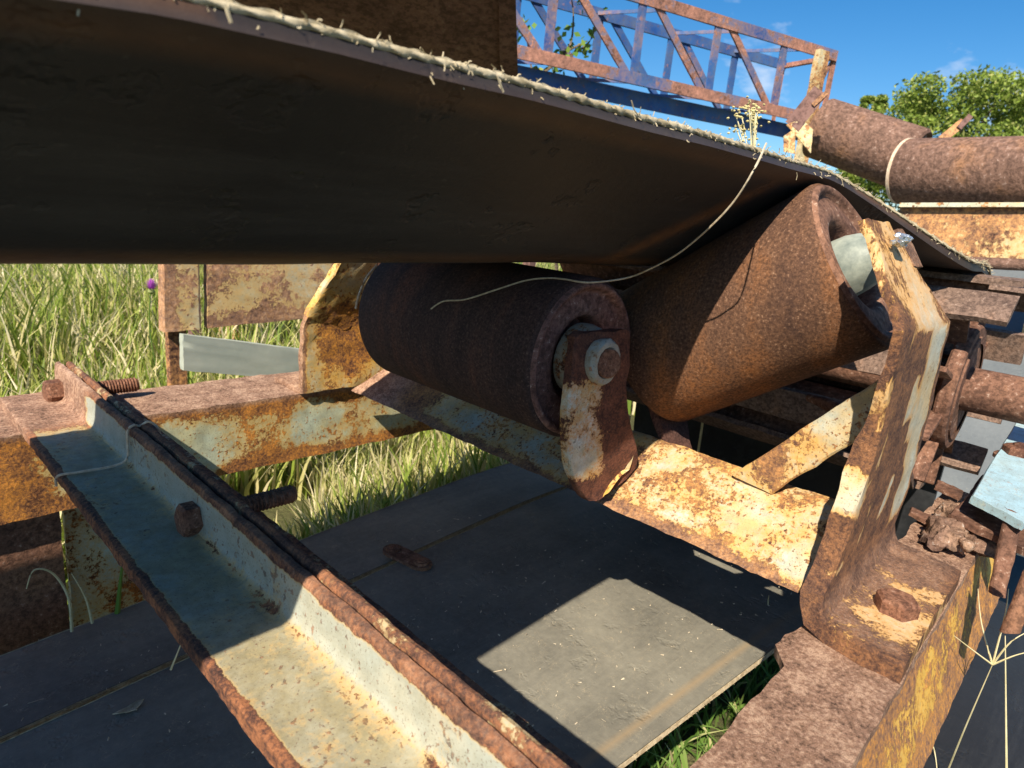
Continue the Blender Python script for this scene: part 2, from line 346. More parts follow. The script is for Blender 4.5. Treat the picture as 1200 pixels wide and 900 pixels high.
        o = bpy.data.objects.new(name, me); C.objects.link(o)
        if parent is not None: o.parent = parent
        else: o.location = org; ORG[o] = org
        return o
def ss(a, b, x): t = min(1, max(0, (x - a) / (b - a))); return t * t * (3 - 2 * t)
def lerp(a, b, t): return a + (b - a) * t
def near(p, c, r): return max(0, 1 - np.linalg.norm(np.asarray(p) - np.asarray(c)) / r)
UX, UY, UZ = A(1, 0, 0), A(0, 1, 0), A(0, 0, 1)

# ================================================================== SETTING
g = G(); n_ = 60
rad = [0, 3, 6, 10, 16, 26, 45, 80, 160, 400, 1200, 4000]; R_ = []
for r in rad[1:]:
    R_.append([A(r * math.cos(t), r * math.sin(t), GROUND + (.12 * mnoise.noise(Vector((r * math.cos(t) * .3, r * math.sin(t) * .3, 0))) if 2 < r < 50 else 0)) for t in np.linspace(0, 2 * math.pi, n_, endpoint=False)])
g.loft(R_, caps=False); k0 = len(g.v); g.add([A(0, 0, GROUND)], []); g.f += [(k0, j, (j + 1) % n_) for j in range(n_)]
tag(g.build('ground', M['ground'], at=(0, 0, GROUND)), kind='structure')

def blades(name, X, Y, H, wd, mat, lean=.35, seg=4, label=None):
    n = len(X); ang = np.random.uniform(0, 2 * np.pi, n); ln = np.random.uniform(.1, 1, n) * lean * H * 1.6
    t = np.linspace(0, 1, seg + 1); V = np.zeros((n, seg + 1, 2, 3))
    dx = np.cos(ang); dy = np.sin(ang); fa = np.random.uniform(0, 2 * np.pi, n)
    for k, q in enumerate(t):
        cx = X + dx * ln * q ** 2; cy = Y + dy * ln * q ** 2; cz = GROUND - .03 + H * (q - .22 * q ** 3 * (ln / H))
        w_ = wd * (1 - q ** 1.6) * .5 + .0008
        for e, sg in ((0, -1), (1, 1)):
            V[:, k, e, 0] = cx + sg * w_ * np.cos(fa); V[:, k, e, 1] = cy + sg * w_ * np.sin(fa); V[:, k, e, 2] = cz
    V = V.reshape(-1, 3) * S; V[:, 2] -= GROUND * S
    b = (np.arange(n) * (seg + 1) * 2)[:, None, None]; k = (np.arange(seg) * 2)[None, :, None]
    F = (b + k + np.array([0, 1, 3, 2])[None, None, :]).reshape(-1, 4)
    me = bpy.data.meshes.new(name); me.vertices.add(len(V)); me.vertices.foreach_set('co', V.ravel())
    me.loops.add(F.size); me.loops.foreach_set('vertex_index', F.ravel().astype(np.int32)); me.polygons.add(len(F))
    me.polygons.foreach_set('loop_start', np.arange(0, F.size, 4, dtype=np.int32)); me.update(calc_edges=True)
    me.polygons.foreach_set('use_smooth', [True] * len(F)); me.materials.append(mat)
    o = bpy.data.objects.new(name, me); C.objects.link(o)
    return tag(o, label, 'grass' if label else None, None, 'stuff')
def wedge(n, a0, a1, r0, r1, pw=1.6):
    a = np.radians(np.random.uniform(a0, a1, n)); r = r0 + (r1 - r0) * np.random.rand(n) ** pw
    return r * np.cos(a), r * np.sin(a)
# the field behind the conveyor, dense near, thinning out
X, Y = wedge(46000, 38, 96, 4.0, 26, 1.5)
k = ~((X > 1.7) & (X < 3.9) & (Y > 3.9) & (Y < 4.8)); X, Y = X[k], Y[k]
clump = np.array([mnoise.noise(Vector((x * .9, y * .9, 0))) for x, y in zip(X, Y)])
H = np.random.uniform(.45, 1.35, len(X)) * (1 + .75 * clump) * np.clip(np.hypot(X, Y) / 8, .55, 1.35)
blades('meadow_grass', X, Y, np.clip(H, .18, 2.2), .042, M['grass'], label='tall mixed green and straw grass growing behind the conveyor on the left')
X, Y = wedge(9000, 5, 60, 3.0, 6.5, 1.0); k = (X * .35 + 1.9 < Y) ; X, Y = X[k], Y[k]
blades('short_grass', X, Y, np.random.uniform(.2, .62, len(X)), .018, M['grass_dry'], label='short straw and green grass seen between the beams above the return belt')
X = np.random.uniform(1.2, 6.5, 2600); Y = np.random.uniform(.3, 1.5, 2600)
blades('verge_grass', X, Y, np.random.uniform(.12, .42, 2600), .022, M['grass_green'], lean=.6, label='low green grass on the ground below the near edge of the return belt')
X, Y = wedge(26000, -30, 40, 9, 90, 1.3)
blades('far_grass', X, Y, np.random.uniform(.4, 1.3, len(X)), .07, M['grass'], label='distant field of grass beyond the machinery on the right')

# ================================================================== STRINGERS
# left stringer: channel, web towards the camera
t = thing('left_stringer_beam', 'long rusty channel beam with mint paint on its side, carrying the far ends of the cross angle and idler', 'steel beam', (1.2, 3.1, -1.36))
def w_left(p):
    a = .37
    if p[2] > -1.005: return 1.0
    a += .22 * ss(-1.12, -1.02, p[2]) + .26 * ss(-1.25, -1.35, p[2])
    a += .45 * (1 - ss(.35, .62, p[0]))
    a += .18 * near(p, (1.35, 2.93, -1.1), .35) + .2 * near(p, (1.9, 2.93, -1.15), .2) - .20 * near(p, (1.1, 2.93, -1.2), .3) - .15 * near(p, (1.75, 2.93, -1.15), .2)
    return a
prof = [(0, 0), (0, -.355), (.40, -.355), (.40, -.325), (.035, -.325), (.035, -.03), (.41, -.03), (.41, 0)]
g = G().sweep(prof, (-4, 2.93, -1), (4.2, 2.93, -1), UY, UZ, 220, .03, w=w_left, st=lambda p: ss(-1.03, -1.0, p[2]), jit=.006)
g.build('channel', M['stringer'], t)
# legs below it
def w_leg(p): return .62
for nm, x0, x1, y, z1, mat, lab in (('support_leg', .05, .56, 2.99, GROUND, 'stringer', 'dark rust covered flat leg under the left beam, at the left edge'),
                              ('support_leg', .60, .90, 3.12, GROUND, 'mint', 'pale blue painted leg under the left beam, right of the rusty one')):
    g = G().sweep([(0, 0), (x1 - x0, 0), (x1 - x0, .04), (x0 * 0, .04)], (x0, y, -1.357), (x0, y, z1), UX, UY, 30, .05, w=lambda p, m_=mat: .95 if m_ == 'stringer' else .45, jit=.004)
    tag(g.build(nm, M['drum' if mat == 'stringer' else mat], at=(x0, y, z1)), lab, 'support leg')

# right stringer
t = thing('right_stringer_beam', 'rusty pink flat topped beam running away at the lower right under the idler bracket', 'steel beam', (2, .28, -1.36))
def w_right(p): return .93 if p[2] > -1.02 else .55 + .4 * mnoise.noise(Vector(p * 4))
rows = []
for i in range(81):
    x = .55 + (3.35 - .55) * i / 80
    inner = .392 + (.045 * ss(1.50, 1.56, x)) * (1 - ss(1.62, 1.9, x)) + .012 * mnoise.noise(Vector((x * 9, 0, 0)))
    rows.append((A(x, .176, -1), A(x, inner, -1), UZ))
G().strip(rows, .032, 8, w=.95, st=lambda p: .95, jit=.005).build('top_flange', M['stringer'], t)
g = G().sweep([(0, 0), (-.085, -.27), (-.055, -.28), (.03, 0)], (.55, .180, -1.030), (3.35, .180, -1.030), UY, UZ, 120, .03, w=lambda p: .52 + .40 * ss(-1.20, -1.29, p[2]) + .3 * ss(-1.08, -1.03, p[2]), st=.1, jit=.005)
g.build('side_web', M['yellow'], t)
g = G().sweep([(0, 0), (0, -.022), (.06, -.022), (.06, 0)], (.55, .098, -1.315), (3.35, .098, -1.315), UY, UZ, 60, .04, w=.9, st=.6, jit=.006)
g.build('bottom_lip', M['yellow'], t)
# diagonal leg of the right stringer
g = G().sweep([(-.10, 0), (.10, 0), (.10, .04), (-.10, .04)], (2.75, .23, -1.37), (2.35, .23, GROUND), UX, UY, 30, .05, w=.85, st=.5, jit=.006)
tag(g.build('support_leg', M['yellow'], at=(2.35, .23, GROUND)), 'ochre rusted flat leg under the right beam, in shade', 'support leg')

# ================================================================== FOREGROUND CROSS ANGLES
t = thing('cross_member', 'pair of bolted back to back angle irons with mint paint, crossing the lower left foreground', 'steel beam', (.66, 2, -1))
def w_fa(p):
    x, y, z = p; a = .36
    if z > -.836: return .80
    if z < -.955:                                   # horizontal flange
        a = .30 + .58 * ss(.478, .455, x) + .20 * ss(.60, .66, x)
        a += .50 * ss(2.72, 2.95, y)  # rust from the belt's shadow line on: sunlit stretch painted as wear
    else:
        a = .25 + .50 * ss(-.865, -.838, z) + .6 * ss(2.80, 2.95, y) + .12 * ss(-.93, -.96, z)
    return a
def st_fa(p): return .85 * ss(2.75, 2.95, p[1]) + (.25 if p[2] > -.845 else 0)  # pink far end is the sunlit stretch put into the colour
# profile in (x, z): rounded root
pf = [(.450, -1.0), (.450, -.968), (.456, -.964), (.628, -.964), (.642, -.959), (.650, -.947), (.653, -.930), (.656, -.845), (.661, -.833), (.668, -.830), (.678, -.830), (.6835, -.838), (.685, -1.0)]
g = G(lambda p: .95 * ss(-.945, -.96, p[2]) + .18).sweep([(a, b) for a, b in pf], (0, 3.34, 0), (0, -.25, 0), UX, UZ, 170, .016, w=w_fa, st=st_fa, jit=.004)
g.build('angle_bar', M['mint_front'], t)
pf2 = [(.688, -1.0), (.690, -.838), (.694, -.827), (.702, -.823), (.712, -.826), (.717, -.84), (.719, -.94), (.74, -.962), (.85, -.968), (.85, -1.0)]
g = G().sweep(pf2, (0, 3.30, 0), (0, -.25, 0), UX, UZ, 150, .02, w=lambda p: .56, st=.1, jit=.0035)
g.build('angle_bar', M['mint_front'], t)
def bolt(parent, c, ax, hr, hh, sr, slen, name='bolt', back=.0, mat=None):
    """hex head at c looking against ax, threaded shank running ax for slen"""
    ax = _n(np.asarray(ax, float)); c = np.asarray(c, float)
    h = G().hexa(c, -ax, hr, hh, w=1, jit=.012).build(name, mat or M['bolt'], parent, angle=15)
    if slen > 0:
        prof = []; k = int(slen / .012)
        for i in range(k): prof += [(i * .012, sr * 1.0), (i * .012 + .006, sr * .84)]
        prof += [(slen, sr * .8)]
        G().lathe(c, ax, prof, 12, w=1).build('threaded_shank', mat or M['bolt'], h, angle=60)
    return h
bolt(t, (.652, .0, 0) + onX(72, 460, .652) * A(0, 1, 1) + A(0, 0, .0), UX, .062, .06, .034, .30)
p_ = onX(230, 606, .652)
bolt(t, (.652, p_[1], p_[2] - .004), UX, .052, .045, .030, .30)

# wire looped round the cross angles
y0 = onZ(120, 550, -.96)[1]
pts = [A(.44, y0 + .03, -1.0), A(.445, y0 + .02, -.962), A(.50, y0 + .01, -.958), A(.60, y0, -.955), A(.640, y0 - .005, -.935), A(.645, y0 + .0, -.88), A(.650, y0, -.835), A(.668, y0, -.822), A(.69, y0 + .012, -.832), A(.712, y0 - .01, -.814), A(.74, y0 - .02, -.85), A(.745, y0 - .02, -.95)]
def smooth(pts, k=6):
    out = []; P = [np.asarray(p, float) for p in pts]; P = [P[0]] + P + [P[-1]]
    for i in range(1, len(P) - 2):
        for q in range(k):
            u = q / k; out.append(.5 * ((2 * P[i]) + (-P[i - 1] + P[i + 1]) * u + (2 * P[i - 1] - 5 * P[i] + 4 * P[i + 1] - P[i + 2]) * u * u + (-P[i - 1] + 3 * P[i] - 3 * P[i + 1] + P[i + 2]) * u ** 3))
    return out + [P[-1]]
tag(G().tube(smooth(pts), .0042, 6).build('wire_loop', M['wire']), 'thin pale wire bent over the two foreground angle irons', 'wire')

# ================================================================== TROUGHING IDLER
t = thing('troughing_idler', 'rusty troughing idler frame with its rollers under the upper belt, centre of the picture', 'conveyor idler', (1.95, 1.7, -1))
XL, XT, ZT = 1.86, 2.14, -.805
def w_base(p):
    x, y, z = p; a = .52
    a += .22 * ss(-.96, -.995, z) * (1 if x < 1.95 else 0) - .06
    if 1.3 < y < 2.45: a = .36 + .25 * ss(-.95, -.99, z) + .3 * ss(2.2, 2.45, y)
    if y > 2.45: a = .95
    a -= .35 * near(p, (1.93, .50, -.95), .12) + .16 * near(p, (2.0, .75, -.9), .15)
    return a
def st_base(p): return ss(2.45, 2.6, p[1]) * .9 + .35 * ss(-.95, -.99, p[2])
dirp = _n(A(XT - XL, 0, ZT + 1)); nrm = A(-dirp[2], 0, dirp[0])
prof = [(XL, -1.0), (XT, ZT), (XT + .03, ZT + .004), (XT + .24, -1.0), (XT + .20, -1.0), (XT + .012, ZT - .045), (XL + .035, -1.0 - .0)]
def basering(y, cut=0.0):
    return y
g = G(); P = []
for i, a in enumerate(prof):
    b = prof[(i + 1) % len(prof)]; k = max(1, int(math.dist(a, b) / .03)); P += [(a[0] + (b[0] - a[0]) * q / k, a[1] + (b[1] - a[1]) * q / k) for q in range(k)]
R_ = []
for i in range(121):
    y = lerp(.415, 2.86, i / 120); R_.append([])
    for a, b in P:
        yy = y
        if i > 112: yy = y - (b + 1.0) * .55 * (i - 112) / 8
        q = A(a, yy, b + .004); q = q + .006 * np.array(mnoise.noise_vector(Vector(q * 12))) + .003 * np.array(mnoise.noise_vector(Vector(q * 45)))
        R_[-1].append(q)
g.loft(R_, w_base, st_base).build('base_angle', M['base'], t)

# near end bracket: foot, upright, leaning top
def w_br(p):
    x, y, z = p
    if z < -.90:
        return .77 - .42 * near(p, (1.80, .24, -.95), .26) - .34 * near(p, (2.1, .22, -.95), .26) + .12 * mnoise.noise(Vector(p * 15)) + .1 * mnoise.noise(Vector(p * 9))
    xl = np.interp(z, [-.9, -.75, -.2, .07], [1.70, 1.77, 1.77, 1.845]); xr = np.interp(z, [-.9, -.7, -.2, .07], [2.38, 2.42, 2.28, 2.05]); u = (x - xl) / (xr - xl)
    if z < -.20:
        a = .80 + .22 * mnoise.noise(Vector((x * 16, 2, z * 4)))
        flat = lambda c, h: 1 - ss(h * .6, h * 1.3, abs(u - c))
        a -= .80 * flat(.84, .12) * ss(-.90, -.76, z)
        a -= .46 * flat(.04, .08) * ss(-.12, .25, mnoise.noise(Vector(p * 7)))  * ss(-.90, -.84, z)
        a -= .30 * flat(.20, .03) * ss(-.86, -.8, z)
        a -= .62 * flat(.52, .05) * (ss(-.80, -.77, z) * (1 - ss(-.66, -.62, z)) + ss(-.5, -.45, z) * (1 - ss(-.36, -.3, z)))
        a -= .50 * flat(.66, .06) * ss(-.60, -.5, z)
    else:
        a = .50 - .14 * max(0, 1 - abs(u - .65) / .3)
    return a
def st_br(p): return .45 * (1 - ss(-.93, -.86, p[2])) * ss(.185, .21, p[1]) * ss(1.67, 1.71, p[0]) + .05
rows = []
Y0 = .395
# foot from the outer edge inwards, then the bend and up
foot = [(1.66, 2.36, .178, -.948), (1.66, 2.37, .22, -.948), (1.662, 2.38, .27, -.948), (1.665, 2.39, .31, -.947), (1.67, 2.39, .345, -.944), (1.675, 2.39, .368, -.940), (1.68, 2.38, .382, -.915), (1.685, 2.37, .388, -.88)]
for xa, xb, y, z in foot:
    nv = UZ if z < -.9445 else (_n(A(0, -.5, .86)) if z < -.9435 else (_n(A(0, -.8, .6)) if z < -.92 else _n(A(0, -.97, .2))))
    rows.append((A(xa, y, z), A(xb, y, z), nv))
for i in range(1, 17):
    q = i / 16; z = lerp(-.88, -.19, q)
    xa = np.interp(z, [-.88, -.75, -.66, -.55, -.45, -.3, -.19], [1.73, 1.765, 1.775, 1.80, 1.805, 1.765, 1.765]) + .014 * mnoise.noise(Vector((z * 13, 3, 0)))
    xb = np.interp(z, [-.88, -.7, -.5, -.33, -.19], [2.38, 2.42, 2.40, 2.34, 2.285]) + .008 * mnoise.noise(Vector((z * 17, 8, 0)))
    rows.append((A(xa, lerp(.388, .372, q), z), A(xb, lerp(.388, .372, q), z), A(0, -1, -.02)))
for i in range(1, 13):
    q = i / 12; xa = lerp(1.77, 1.845, q) + .012 * mnoise.noise(Vector((q * 7, 5, 0))); xb = np.interp(q, [0, .35, .7, 1], [2.285, 2.19, 2.11, 2.05])
    y = lerp(.372, .535, q); z = lerp(-.19, .068, q)
    rows.append((A(xa, y, z), A(xb, y, z), A(0, -.89, .45) if i > 1 else A(0, -.96, .2)))
br = G().strip(rows, lambda p: lerp(.058, .022, ss(-.60, -.25, p[2])), 14, w=w_br, st=st_br, jit=.0045, edge=.008).build('end_bracket', M['bracket'], t)
# second prong of the slotted top
pr = [(A(2.10, .46, -.045), A(2.21, .46, -.045), A(0, -.89, .45)), (A(2.09, .50, .015), A(2.19, .50, .015), A(0, -.89, .45)), (A(2.10, .525, .055), A(2.16, .525, .055), A(0, -.89, .45))]
G().strip(pr, .042, 3, w=.75, st=.5, jit=.004).build('slot_prong', M['bracket'], br)
c_ = onZ(1049, 716, -.948)
bolt(t, c_, A(0, 0, -1), .055, .045, .03, 0)
# shiny silver knot of wire on the prong tip
g = G()
c_ = onY(1056, 281, .47)
for k in range(7):
    a = [c_ + .028 * np.random.uniform(-1, 1, 3) * A(1, .7, .6) for _ in range(5)]
    g.tube(smooth(a, 4), .006, 5)
tag(g.build('foil_scrap', plain('silver_foil', (.5, .55, .58), (.85, .88, .88), 200, .25, .001, metallic=.8)), 'small crumpled silver scrap caught on the tip of the near idler bracket', 'scrap')

def chips(parent, fn, n, r0, r1, mat, name='paint_chips'):
    g = G()
    for i in range(n):
        c, N, U = fn(); N = _n(N); U = _n(U); V = np.cross(N, U); k = random.randint(5, 7); rr = random.uniform(r0, r1); asp = random.uniform(1.2, 2.6); tilt = random.uniform(.0, .5); ring = []
        for q in range(k):
            a = 6.283 * q / k + random.uniform(-.3, .3); e = rr * random.uniform(.6, 1.2)
            x_, y_ = e * math.cos(a), e * asp * math.sin(a); ring.append(c + U * x_ + V * y_ + N * (.002 + tilt * max(0, x_) + .3 * x_ * x_ / rr))
        g.loft([ring, [p + N * .0018 for p in ring]])
    tag(g.build(name, mat, parent, angle=60), kind='stuff')
def _brc():
    q = random.random(); z = -.86 + 1.0 * (q if random.random() < .8 else q ** .5); z = min(z, .04)
    u = random.choice([random.uniform(.0, .12), random.uniform(.76, .96), random.uniform(0, .95)])
    if z < -.19: xl, xr, y, N = 1.80, 2.33, lerp(.388, .372, (z + .88) / .67), A(0, -1, 0)
    else:
        k = (z + .19) / .258; xl, xr, y, N = lerp(1.79, 1.86, k), lerp(2.27, 2.04, k), lerp(.372, .535, k), A(0, -.89, .45)
    return A(lerp(xl, xr, u), y - .001, z), N, A(1, 0, random.uniform(-.3, .3))

# brace from base ridge up to the bracket
rows = []
for i in range(22):
    q = i / 21
    rows.append((lerp(A(2.09, .850, -.808), A(2.09, .405, -.288), q), lerp(A(2.09, .704, -.822), A(2.09, .405, -.458), q), A(-.95, -.25, .2)))
G().strip(rows, .028, 8, w=lambda p: .45 + .04 * ss(.60, .75, p[1]) - .40 * near(p, (2.09, .49, -.5), .15), st=.1, jit=.004, edge=.006).build('brace', M['base'], t)

# struts that carry the inner roller ends
def strut_w(p):
    x, y, z = p / .955; e = .70
    ctr = lerp(1.71, 1.84, ss(-.6, -1, z))
    e -= .30 * (1 - ss(.04, .15, abs(x - ctr))) * ss(-.46, -.56, z) * (1 - ss(-.86, -.95, z))
    e -= .35 * near(p, (2.06, 1.22, -.86), .13)
    e -= .25 * max(0, 1 - abs(x - 1.70) / .05) * ss(-.7, -.8, z)
    return e
rows = []
for q, xa, xb in ((0, 1.70, 1.925), (.02, 1.675, 1.945), (.08, 1.665, 1.95), (.2, 1.655, 1.945), (.3, 1.65, 1.94), (.4, 1.645, 1.95), (.5, 1.645, 1.975), (.6, 1.66, 2.01), (.7, 1.69, 2.06), (.78, 1.72, 2.09), (.86, 1.76, 2.11), (.92, 1.80, 2.05), (.965, 1.83, 1.97), (1.0, 1.86, 1.90)):
    z = lerp(-.365, -1.005, q); y = 1.275 - .03 * math.sin(q * 3)
    k_ = .955; rows.append((A(xa * k_, y * k_, z * k_), A(xb * k_, (y - .03) * k_, z * k_), A(-.1, -1, .02)))
st_ = G().strip(rows, .034, 9, w=strut_w, st=.05, jit=.006, edge=.006).build('strut', M['strut'], t)
rows = [(A(2.19 - .02 * q, 1.362 - .29 * q, -.50 - .43 * q), A(2.46 - .16 * q, 1.362 - .29 * q, -.50 - .43 * q), A(0, -.83, .558)) for q in np.linspace(0, 1.08, 14)]
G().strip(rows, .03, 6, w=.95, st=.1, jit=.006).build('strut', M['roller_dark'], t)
# flake of paint peeling beside the strut
rows = []
for q, a, b in ((0, (735, 490), (739, 488)), (.3, (729, 508), (739, 508)), (.6, (722, 530), (742, 530)), (.8, (714, 552), (738, 550)), (1, (700, 584), (712, 576))):
    rows.append((onY(*a, 1.21), onY(*b, 1.17), A(-.3, -1, .1)))
rows = [tuple(lerp(rows[i][k], rows[i + 1][k], u) for k in range(3)) for i in range(4) for u in (0, .33, .66)] + [rows[-1]]
G().strip(rows, .010, 6, w=lambda p: .40, st=0, jit=.006).build('paint_flake', M['bracket_far'], st_)

def roller(parent, C0, ax, L, r, mat, fmat, detail=True, n=96):
    """C0 = centre of the near end, ax points away from it"""
    ax = _n(np.asarray(ax, float)); C0 = np.asarray(C0, float)
    root = G().lathe(C0, ax, [(0.0, r * .955), (.004, r * .985), (.014, r), (L * .25, r), (L * .5, r), (L * .75, r), (L - .014, r), (L - .002, r * .98), (L, r * .95)], n, w=1, caps=False).build('roller', mat, parent, angle=50)
    G().lathe(C0, ax, [(.0, r * .955), (-.012, r * .93), (-.013, r * .90), (-.004, r * .86), (.010, r * .84), (.012, r * .80), (.006, r * .72), (.004, r * .62), (.008, r * .56), (.022, r * .52), (.05, r * .50), (.10, r * .49), (.10, .03)], n, w=1, caps=False, jit=.002).build('end_disc', fmat, root, angle=60)
    G().lathe(C0 + ax * L, -ax, [(.0, r * .95), (-.006, r * .92), (.008, r * .87), (.008, r * .5), (.05, r * .43), (.05, .03)], 48, w=1, caps=False).build('end_disc', fmat, root, angle=60)
    return root
RC = A(1.762, 1.300, -.4656)
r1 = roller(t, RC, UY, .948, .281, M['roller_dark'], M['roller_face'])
G().lathe(RC + UY * .03, -UY, [(0, .122), (.03, .124), (.060, .118), (.085, .104), (.105, .078), (.112, .03)], 40, w=.42).build('bearing_cap', M['cap'], r1, angle=50)
NC = A(*onY(706, 424, 1.185))
sh = G().cyl(RC + UY * .03, NC + A(0, -.030, 0), .048, 24, .004).build('shaft', M['bolt'], r1)
ob = G().lathe(NC + A(0, .02, 0), -UY, [(0, .074), (.03, .078), (.040, .070), (.040, .053), (.034, .049), (.030, .048)], 36, w=.36, jit=.02); ob.build('washer_ring', M['cap'], sh, angle=50)
# small tab beside the cap
RW = A(2.30, .664, -.055); TH = .592; WA = A(0, math.cos(TH), -math.sin(TH))
r2 = roller(t, RW, WA, .80, .292, M['roller'], M['wing_face'])
def flatshaft(P0, P1, par):
    G().cyl(P0, P1, .045, 24, .004).build('shaft', M['cap_dark'], par)
# conical grey shaft end with flats
G().lathe(RW + WA * .05, -WA, [(0, .098), (.05, .094), (.09, .082), (.125, .062), (.15, .040), (.155, .01)], 26, jit=.03).build('bearing_cap', M['cap_dark'], r2, angle=20)
flatshaft(RW + WA * .05, RW - WA * .135, r2)
# mirrored far wing and bracket
CY = 1.825
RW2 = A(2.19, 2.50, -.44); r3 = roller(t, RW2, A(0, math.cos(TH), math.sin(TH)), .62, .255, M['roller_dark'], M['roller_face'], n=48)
rows = []
for (xa, xb, y, z, nv) in ((1.60, 2.2, 2.90, -.99, 0), (1.60, 2.2, 2.90, -.90, 0), (1.60, 2.19, 2.90, -.80, 0), (1.60, 2.18, 2.895, -.70, 0), (1.60, 2.17, 2.89, -.63, 0), (1.62, 2.15, 2.87, -.57, 1), (1.66, 2.13, 2.84, -.48, 1), (1.70, 2.12, 2.80, -.38, 1), (1.75, 2.11, 2.76, -.26, 1), (1.79, 2.1, 2.72, -.14, 1), (1.83, 2.08, 2.68, -.02, 1)):
    rows.append((A(xa, y, z), A(xb, y, z), A(0, -1, 0) if nv == 0 else A(0, -.9, -.35)))
rows2 = []
for i in range(len(rows) - 1):
    for q in (0, .33, .66): rows2.append(tuple(lerp(rows[i][k], rows[i + 1][k], q) for k in range(3)))
rows2.append(rows[-1])
G().strip(rows2, .035, 16, w=lambda p: .40 + .7 * near(p, (1.88, 2.9, -.70), .25) + .45 * ss(1.625, 1.60, p[0]) - .35 * near(p, (1.95, 2.82, -.42), .2), st=lambda p: .8 * ss(1.64, 1.60, p[0]), jit=.008, edge=.006).build('end_bracket', M['bracket_far'], t)
G().box((1.85, 3.05, -.985), (.25, 0, 0), (0, .14, 0), (0, 0, .016), w=.95, st=.9, bev=.006).build('bracket_foot', M['stringer'], t)

# wire sticking out by the roller's left end
pts = [onY(442, 311, 2.28), onY(430, 325, 2.28), onY(421, 345, 2.28), onY(417, 362, 2.28)]
tag(G().tube(smooth(pts), .005, 6).build('bent_wire', M['wire']), 'short curved pinkish wire at the far end of the central roller', 'wire')

# ================================================================== UPPER BELT
t = thing('upper_conveyor_belt', 'thick black rubber belt with a frayed cream edge, its underside filling the top left', 'conveyor belt', (1.2, 1.5, -.1))
TK = .038; DX, DZ, DR = 3.46, -.57, .50
def section(X):
    """near edge to far edge (Y,Z) of the underside"""
    m_ = ss(2.30, 3.30, X)
    yE = lerp(.82, .50, m_) ; zE = lerp(np.interp(X, [-1, .144, .19, .294, .50, .824, 1.38, 1.85, 2.4], [.05, .148, .153, .165, .176, .184, .190, .197, .200]), DZ + DR + .01, m_)
    yF = lerp(1.28, 1.15, m_); zF = lerp(np.interp(X, [-1, .2, .8, 1.5, 2.3], [-.185, -.168, -.158, -.150, -.155]), DZ + DR + .005, m_)
    yG = 2.05; zG = zF; yH = 2.38; zH = lerp(.08, DZ + DR + .01, m_)
    ctrl = [(yE, zE), (lerp(yE, yF, .5), lerp(zE, zF, .5) + .004), (yF, zF), (1.65, zF - .004), (yG, zG), (lerp(yG, yH, .5), lerp(zG, zH, .42)), (yH, zH)]
    out = []
    for i in range(len(ctrl) - 1):
        for q in range(8): out.append(lerp(np.array(ctrl[i]), np.array(ctrl[i + 1]), q / 8))
    out.append(np.array(ctrl[-1])); o2 = [p.copy() for p in out]
    for it in range(5):
        for i in range(1, len(out) - 1): o2[i] = (out[i - 1] + out[i + 1] + 2 * out[i]) / 4
        out = [p.copy() for p in o2]
    return out
R_ = []; edge_top = []; edge_bot = []
xs = [-6, -5, -4, -3, -2, -1.5] + list(np.linspace(-1.0, DX, 120)); 
for X in xs:
    sc = section(X); sag = .004 * mnoise.noise(Vector((X * 2.3, 0, 0)))
    bot = [A(X, p[0], p[1] + sag) for p in sc]
    nr = []
    for i in range(len(sc)):
        tt = sc[min(i + 1, len(sc) - 1)] - sc[max(i - 1, 0)]; tt = _n(tt); nr.append(A(0, -tt[1], tt[0]))
    top = [b + nn * TK for b, nn in zip(bot, nr)]
    R_.append(bot + top[::-1]); edge_top.append(top[0]); edge_bot.append(bot[0])
for ph in np.linspace(0, 90, 18)[1:]:
    a = math.radians(ph); sc = section(DX)
    f = lambda p, ex: A(DX + (DR + .006 + ex) * math.sin(a), p[0], DZ + (DR + .006 + ex) * math.cos(a))
    R_.append([f(p, 0) for p in sc] + [f(p, TK) for p in sc[::-1]])
    if ph < 60: edge_top.append(f(sc[0], TK)); edge_bot.append(f(sc[0], 0))
def w_belt(p):
    x, y, z = p; a = 0
    if x < 3.2:
        sc = None
        a = .50 * max(0, 1 - abs(y - 1.27) / .05) * (1 if z < -.1 else 0)
        yE = lerp(.82, .5, ss(2.3, 3.3, x))
        top_ = z > .17 + .03 and y > yE + .012 and y < yE + .03
        a = max(a, .60 * max(0, 1 - abs(y - yE - .018) / .024)) if not top_ else 0
        a = max(a, .75 * max(0, 1 - abs(x - 1.80 - .75 * (1.2 - y)) / .07) * ss(.80, .95, y) * (1 if y < 1.4 else 0))
    return a
for z in np.linspace(DZ - .1, -1.80, 10):  # invented belt drop behind the drum, keeps the gap under it dark
    sc = section(DX); b = .05 * math.sin((z - DZ) * 3)
    R_.append([A(DX + DR + .006 + b, p[0], z) for p in sc] + [A(DX + DR + .006 + TK + b, p[0], z) for p in sc[::-1]])
g = G().loft(R_, w_belt, 0.0)
g.build('belt_sheet', M['rubber_top'], t, angle=50)
